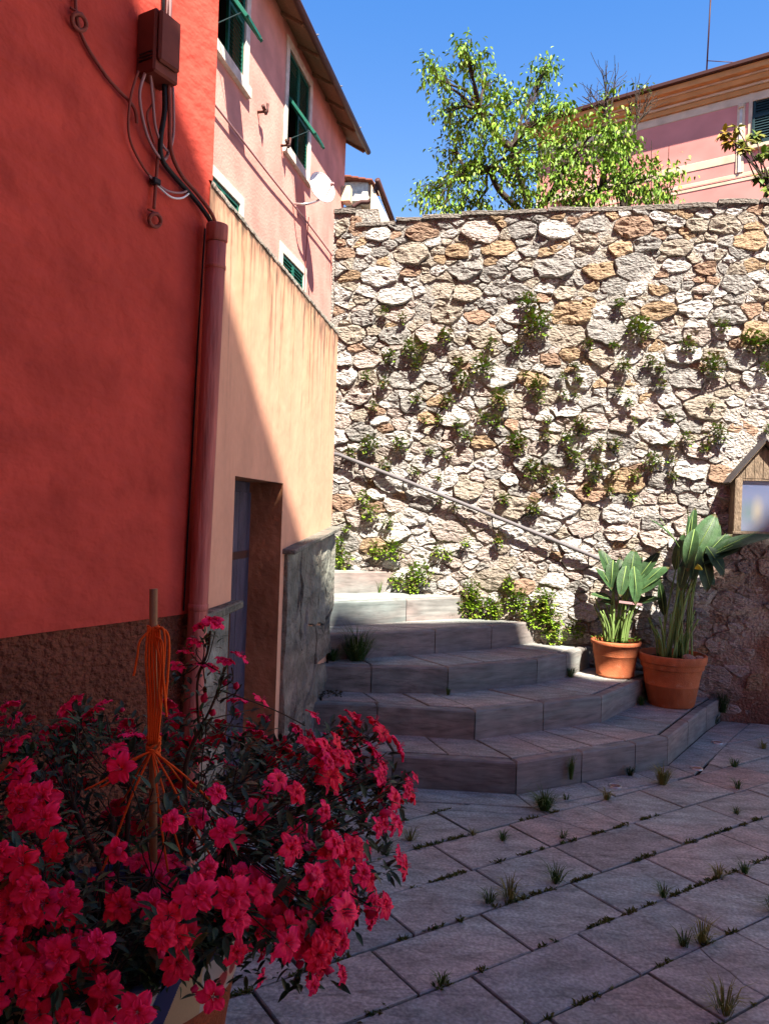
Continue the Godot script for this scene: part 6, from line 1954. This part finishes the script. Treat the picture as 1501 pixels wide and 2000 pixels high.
	bloom(-0.127, 0.660, -1.547, 4.2); bloom(-0.118, 0.684, -1.481, 2.7); bloom(-0.356, 0.975, -2.141, 3.5); bloom(-0.381, 1.324, -1.720, 3.8); bloom(-0.400, 1.314, -1.720, 2.8)
	bloom(-0.369, 1.330, -1.720, 2.5); bloom(-0.417, 1.278, -1.720, 2.8); bloom(-0.438, 1.253, -1.720, 2.8); bloom(-0.453, 1.224, -1.720, 2.8); bloom(-0.322, 1.250, -1.720, 3.4)
	bloom(-0.341, 1.237, -1.720, 2.5); bloom(-0.381, 1.223, -1.720, 3.1); bloom(-0.406, 1.226, -1.720, 2.2); bloom(-0.353, 1.240, -1.720, 2.5); bloom(-0.346, 1.199, -1.720, 1.4)
	bloom(-0.320, 1.191, -1.720, 1.6); bloom(-0.391, 1.157, -1.720, 1.9); bloom(-0.371, 1.130, -1.720, 1.6); bloom(-0.573, 0.972, -2.153, 3.5); bloom(-0.655, 0.945, -2.142, 3.1)
	bloom(-0.671, 0.892, -2.136, 2.7); bloom(-0.704, 0.842, -1.525, 5.0); bloom(-0.735, 0.743, -1.716, 5.0)

func plant_weeds() -> void:
	weed(1.78, 3.42, 0.24); weed(1.86, 3.24, 0.36); weed(1.10, 3.14, 0.20); weed(0.72, 3.30, 0.13); weed(0.55, 3.36, 0.11); weed(0.61, 2.97, 0.19)
	weed(0.86, 2.90, 0.19); weed(0.80, 3.03, 0.25); weed(0.92, 3.03, 0.13); weed(1.48, 3.07, 0.14); weed(1.70, 3.04, 0.15); weed(1.43, 2.88, 0.29)
	weed(1.26, 2.76, 0.22); weed(1.21, 2.90, 0.15); weed(0.41, 2.79, 0.13); weed(0.57, 2.73, 0.14); weed(0.87, 2.60, 0.15); weed(0.49, 2.53, 0.14)
	weed(1.13, 2.58, 0.18); weed(1.57, 2.60, 0.26); weed(1.88, 2.72, 0.24); weed(1.90, 2.61, 0.15); weed(1.77, 2.81, 0.11); weed(1.23, 2.37, 0.16)
	weed(1.30, 2.29, 0.19); weed(1.45, 2.44, 0.18); weed(1.56, 2.41, 0.16); weed(1.73, 2.24, 0.25); weed(1.97, 2.30, 0.17); weed(1.98, 2.42, 0.12)
	weed(0.46, 2.18, 0.25); weed(0.30, 2.11, 0.17); weed(0.74, 2.20, 0.20); weed(1.00, 2.14, 0.12); weed(0.93, 2.42, 0.11); weed(1.06, 2.41, 0.12)
	weed(1.15, 2.12, 0.12); weed(2.53, 3.39, 0.15); weed(2.70, 3.18, 0.31); weed(3.34, 3.21, 0.16); weed(3.08, 3.05, 0.20); weed(2.50, 3.05, 0.12)
	weed(2.29, 3.06, 0.14); weed(2.58, 2.88, 0.19); weed(2.79, 2.91, 0.15); weed(2.87, 2.85, 0.13); weed(3.28, 2.88, 0.29); weed(3.57, 3.08, 0.27)
	weed(3.70, 3.07, 0.25); weed(2.19, 2.88, 0.11); weed(2.09, 2.79, 0.12); weed(2.22, 2.77, 0.11); weed(2.11, 2.64, 0.13); weed(2.20, 2.64, 0.11)
	weed(2.89, 2.73, 0.12); weed(2.63, 2.58, 0.15); weed(2.96, 2.46, 0.15); weed(2.67, 2.43, 0.09); weed(2.26, 2.38, 0.24); weed(2.14, 2.27, 0.18)
	weed(2.18, 2.15, 0.16); weed(2.54, 2.24, 0.15); weed(2.41, 2.22, 0.15); weed(3.33, 2.33, 0.25); weed(3.24, 2.22, 0.14); weed(3.10, 2.29, 0.15)
	weed(2.99, 2.23, 0.12); weed(3.68, 2.86, 0.17); weed(3.71, 2.37, 0.12); weed(3.28, 2.56, 0.09); weed(2.55, 2.67, 0.10); weed(0.61, 2.00, 0.18)
	weed(0.87, 1.96, 0.13); weed(1.08, 1.91, 0.11); weed(0.43, 1.73, 0.14); weed(0.49, 1.60, 0.20); weed(0.66, 1.51, 0.13); weed(0.28, 1.44, 0.09)
	weed(0.22, 1.29, 0.17); weed(0.26, 1.17, 0.22); weed(0.55, 1.27, 0.17); weed(0.71, 1.28, 0.23); weed(0.75, 1.02, 0.17); weed(0.95, 1.07, 0.27)
	weed(0.89, 0.97, 0.20); weed(1.40, 0.97, 0.22); weed(1.40, 0.84, 0.29); weed(1.57, 0.83, 0.25); weed(1.34, 1.36, 0.12); weed(1.09, 1.28, 0.13)
	weed(1.18, 1.25, 0.12); weed(1.10, 1.73, 0.11); weed(1.22, 1.67, 0.13); weed(1.61, 1.38, 0.12); weed(1.65, 1.75, 0.15); weed(1.74, 2.21, 0.23)
	weed(1.87, 2.01, 0.24); weed(1.99, 2.00, 0.15); weed(2.06, 1.87, 0.23); weed(2.22, 2.10, 0.18); weed(2.40, 2.04, 0.22); weed(2.37, 1.94, 0.13)
	weed(2.53, 2.00, 0.14); weed(2.70, 1.98, 0.14); weed(2.84, 2.09, 0.22); weed(2.99, 2.11, 0.13); weed(3.00, 1.97, 0.14); weed(2.54, 2.22, 0.15)
	weed(2.50, 1.85, 0.14); weed(2.33, 1.86, 0.11); weed(2.68, 1.81, 0.12); weed(1.88, 1.69, 0.21); weed(1.64, 1.75, 0.14); weed(1.60, 1.41, 0.11)
	weed(1.71, 1.04, 0.16); weed(1.78, 0.89, 0.26); weed(1.88, 0.76, 0.22); weed(2.01, 0.91, 0.26); weed(2.05, 0.75, 0.26); weed(1.60, 0.81, 0.18)
	weed(2.09, 0.64, 0.24); weed(2.27, 0.68, 0.20); weed(2.01, 0.80, 0.19)

func tree_clusters(c: Array) -> void:
	c.append([Vector3(0.37, 5.58, -9.67), 0.17]); c.append([Vector3(0.58, 5.22, -9.08), 0.17]); c.append([Vector3(0.77, 5.55, -9.11), 0.21])
	c.append([Vector3(0.67, 6.17, -9.74), 0.19]); c.append([Vector3(0.49, 5.57, -9.40), 0.15]); c.append([Vector3(0.45, 7.01, -9.51), 0.16])
	c.append([Vector3(0.42, 7.31, -9.87), 0.12]); c.append([Vector3(0.84, 7.02, -9.14), 0.18]); c.append([Vector3(0.76, 7.09, -9.05), 0.11])
	c.append([Vector3(0.76, 6.82, -9.73), 0.23]); c.append([Vector3(1.13, 7.21, -9.95), 0.23]); c.append([Vector3(1.11, 6.29, -9.00), 0.25])
	c.append([Vector3(0.84, 6.54, -9.81), 0.24]); c.append([Vector3(1.36, 6.58, -9.24), 0.22]); c.append([Vector3(1.83, 7.26, -9.88), 0.17])
	c.append([Vector3(1.88, 7.38, -9.84), 0.10]); c.append([Vector3(1.76, 6.86, -9.92), 0.24]); c.append([Vector3(1.87, 6.43, -9.06), 0.17])
	c.append([Vector3(1.49, 6.52, -10.00), 0.28]); c.append([Vector3(1.04, 6.00, -9.22), 0.26]); c.append([Vector3(1.65, 5.87, -9.01), 0.25])
	c.append([Vector3(2.08, 6.31, -9.79), 0.27]); c.append([Vector3(1.48, 5.59, -9.00), 0.26]); c.append([Vector3(1.60, 5.55, -9.48), 0.25])
	c.append([Vector3(2.13, 5.95, -9.79), 0.29]); c.append([Vector3(2.02, 5.46, -9.23), 0.25]); c.append([Vector3(2.35, 5.57, -9.32), 0.25])
	c.append([Vector3(2.26, 5.78, -9.05), 0.24]); c.append([Vector3(2.59, 5.99, -9.35), 0.22]); c.append([Vector3(2.54, 6.14, -9.02), 0.18])
	c.append([Vector3(2.81, 6.27, -9.59), 0.17]); c.append([Vector3(2.99, 6.15, -9.95), 0.23]); c.append([Vector3(2.84, 5.62, -9.33), 0.22])
	c.append([Vector3(3.01, 5.65, -9.02), 0.20]); c.append([Vector3(3.26, 5.70, -9.55), 0.19]); c.append([Vector3(2.48, 6.31, -9.25), 0.16])
	c.append([Vector3(0.58, 6.52, -9.42), 0.15]); c.append([Vector3(0.94, 5.79, -9.38), 0.18]); c.append([Vector3(1.39, 6.13, -9.87), 0.22])
	c.append([Vector3(1.08, 5.70, -9.97), 0.17]); c.append([Vector3(0.88, 5.55, -9.88), 0.13]); c.append([Vector3(2.24, 6.59, -9.81), 0.16])
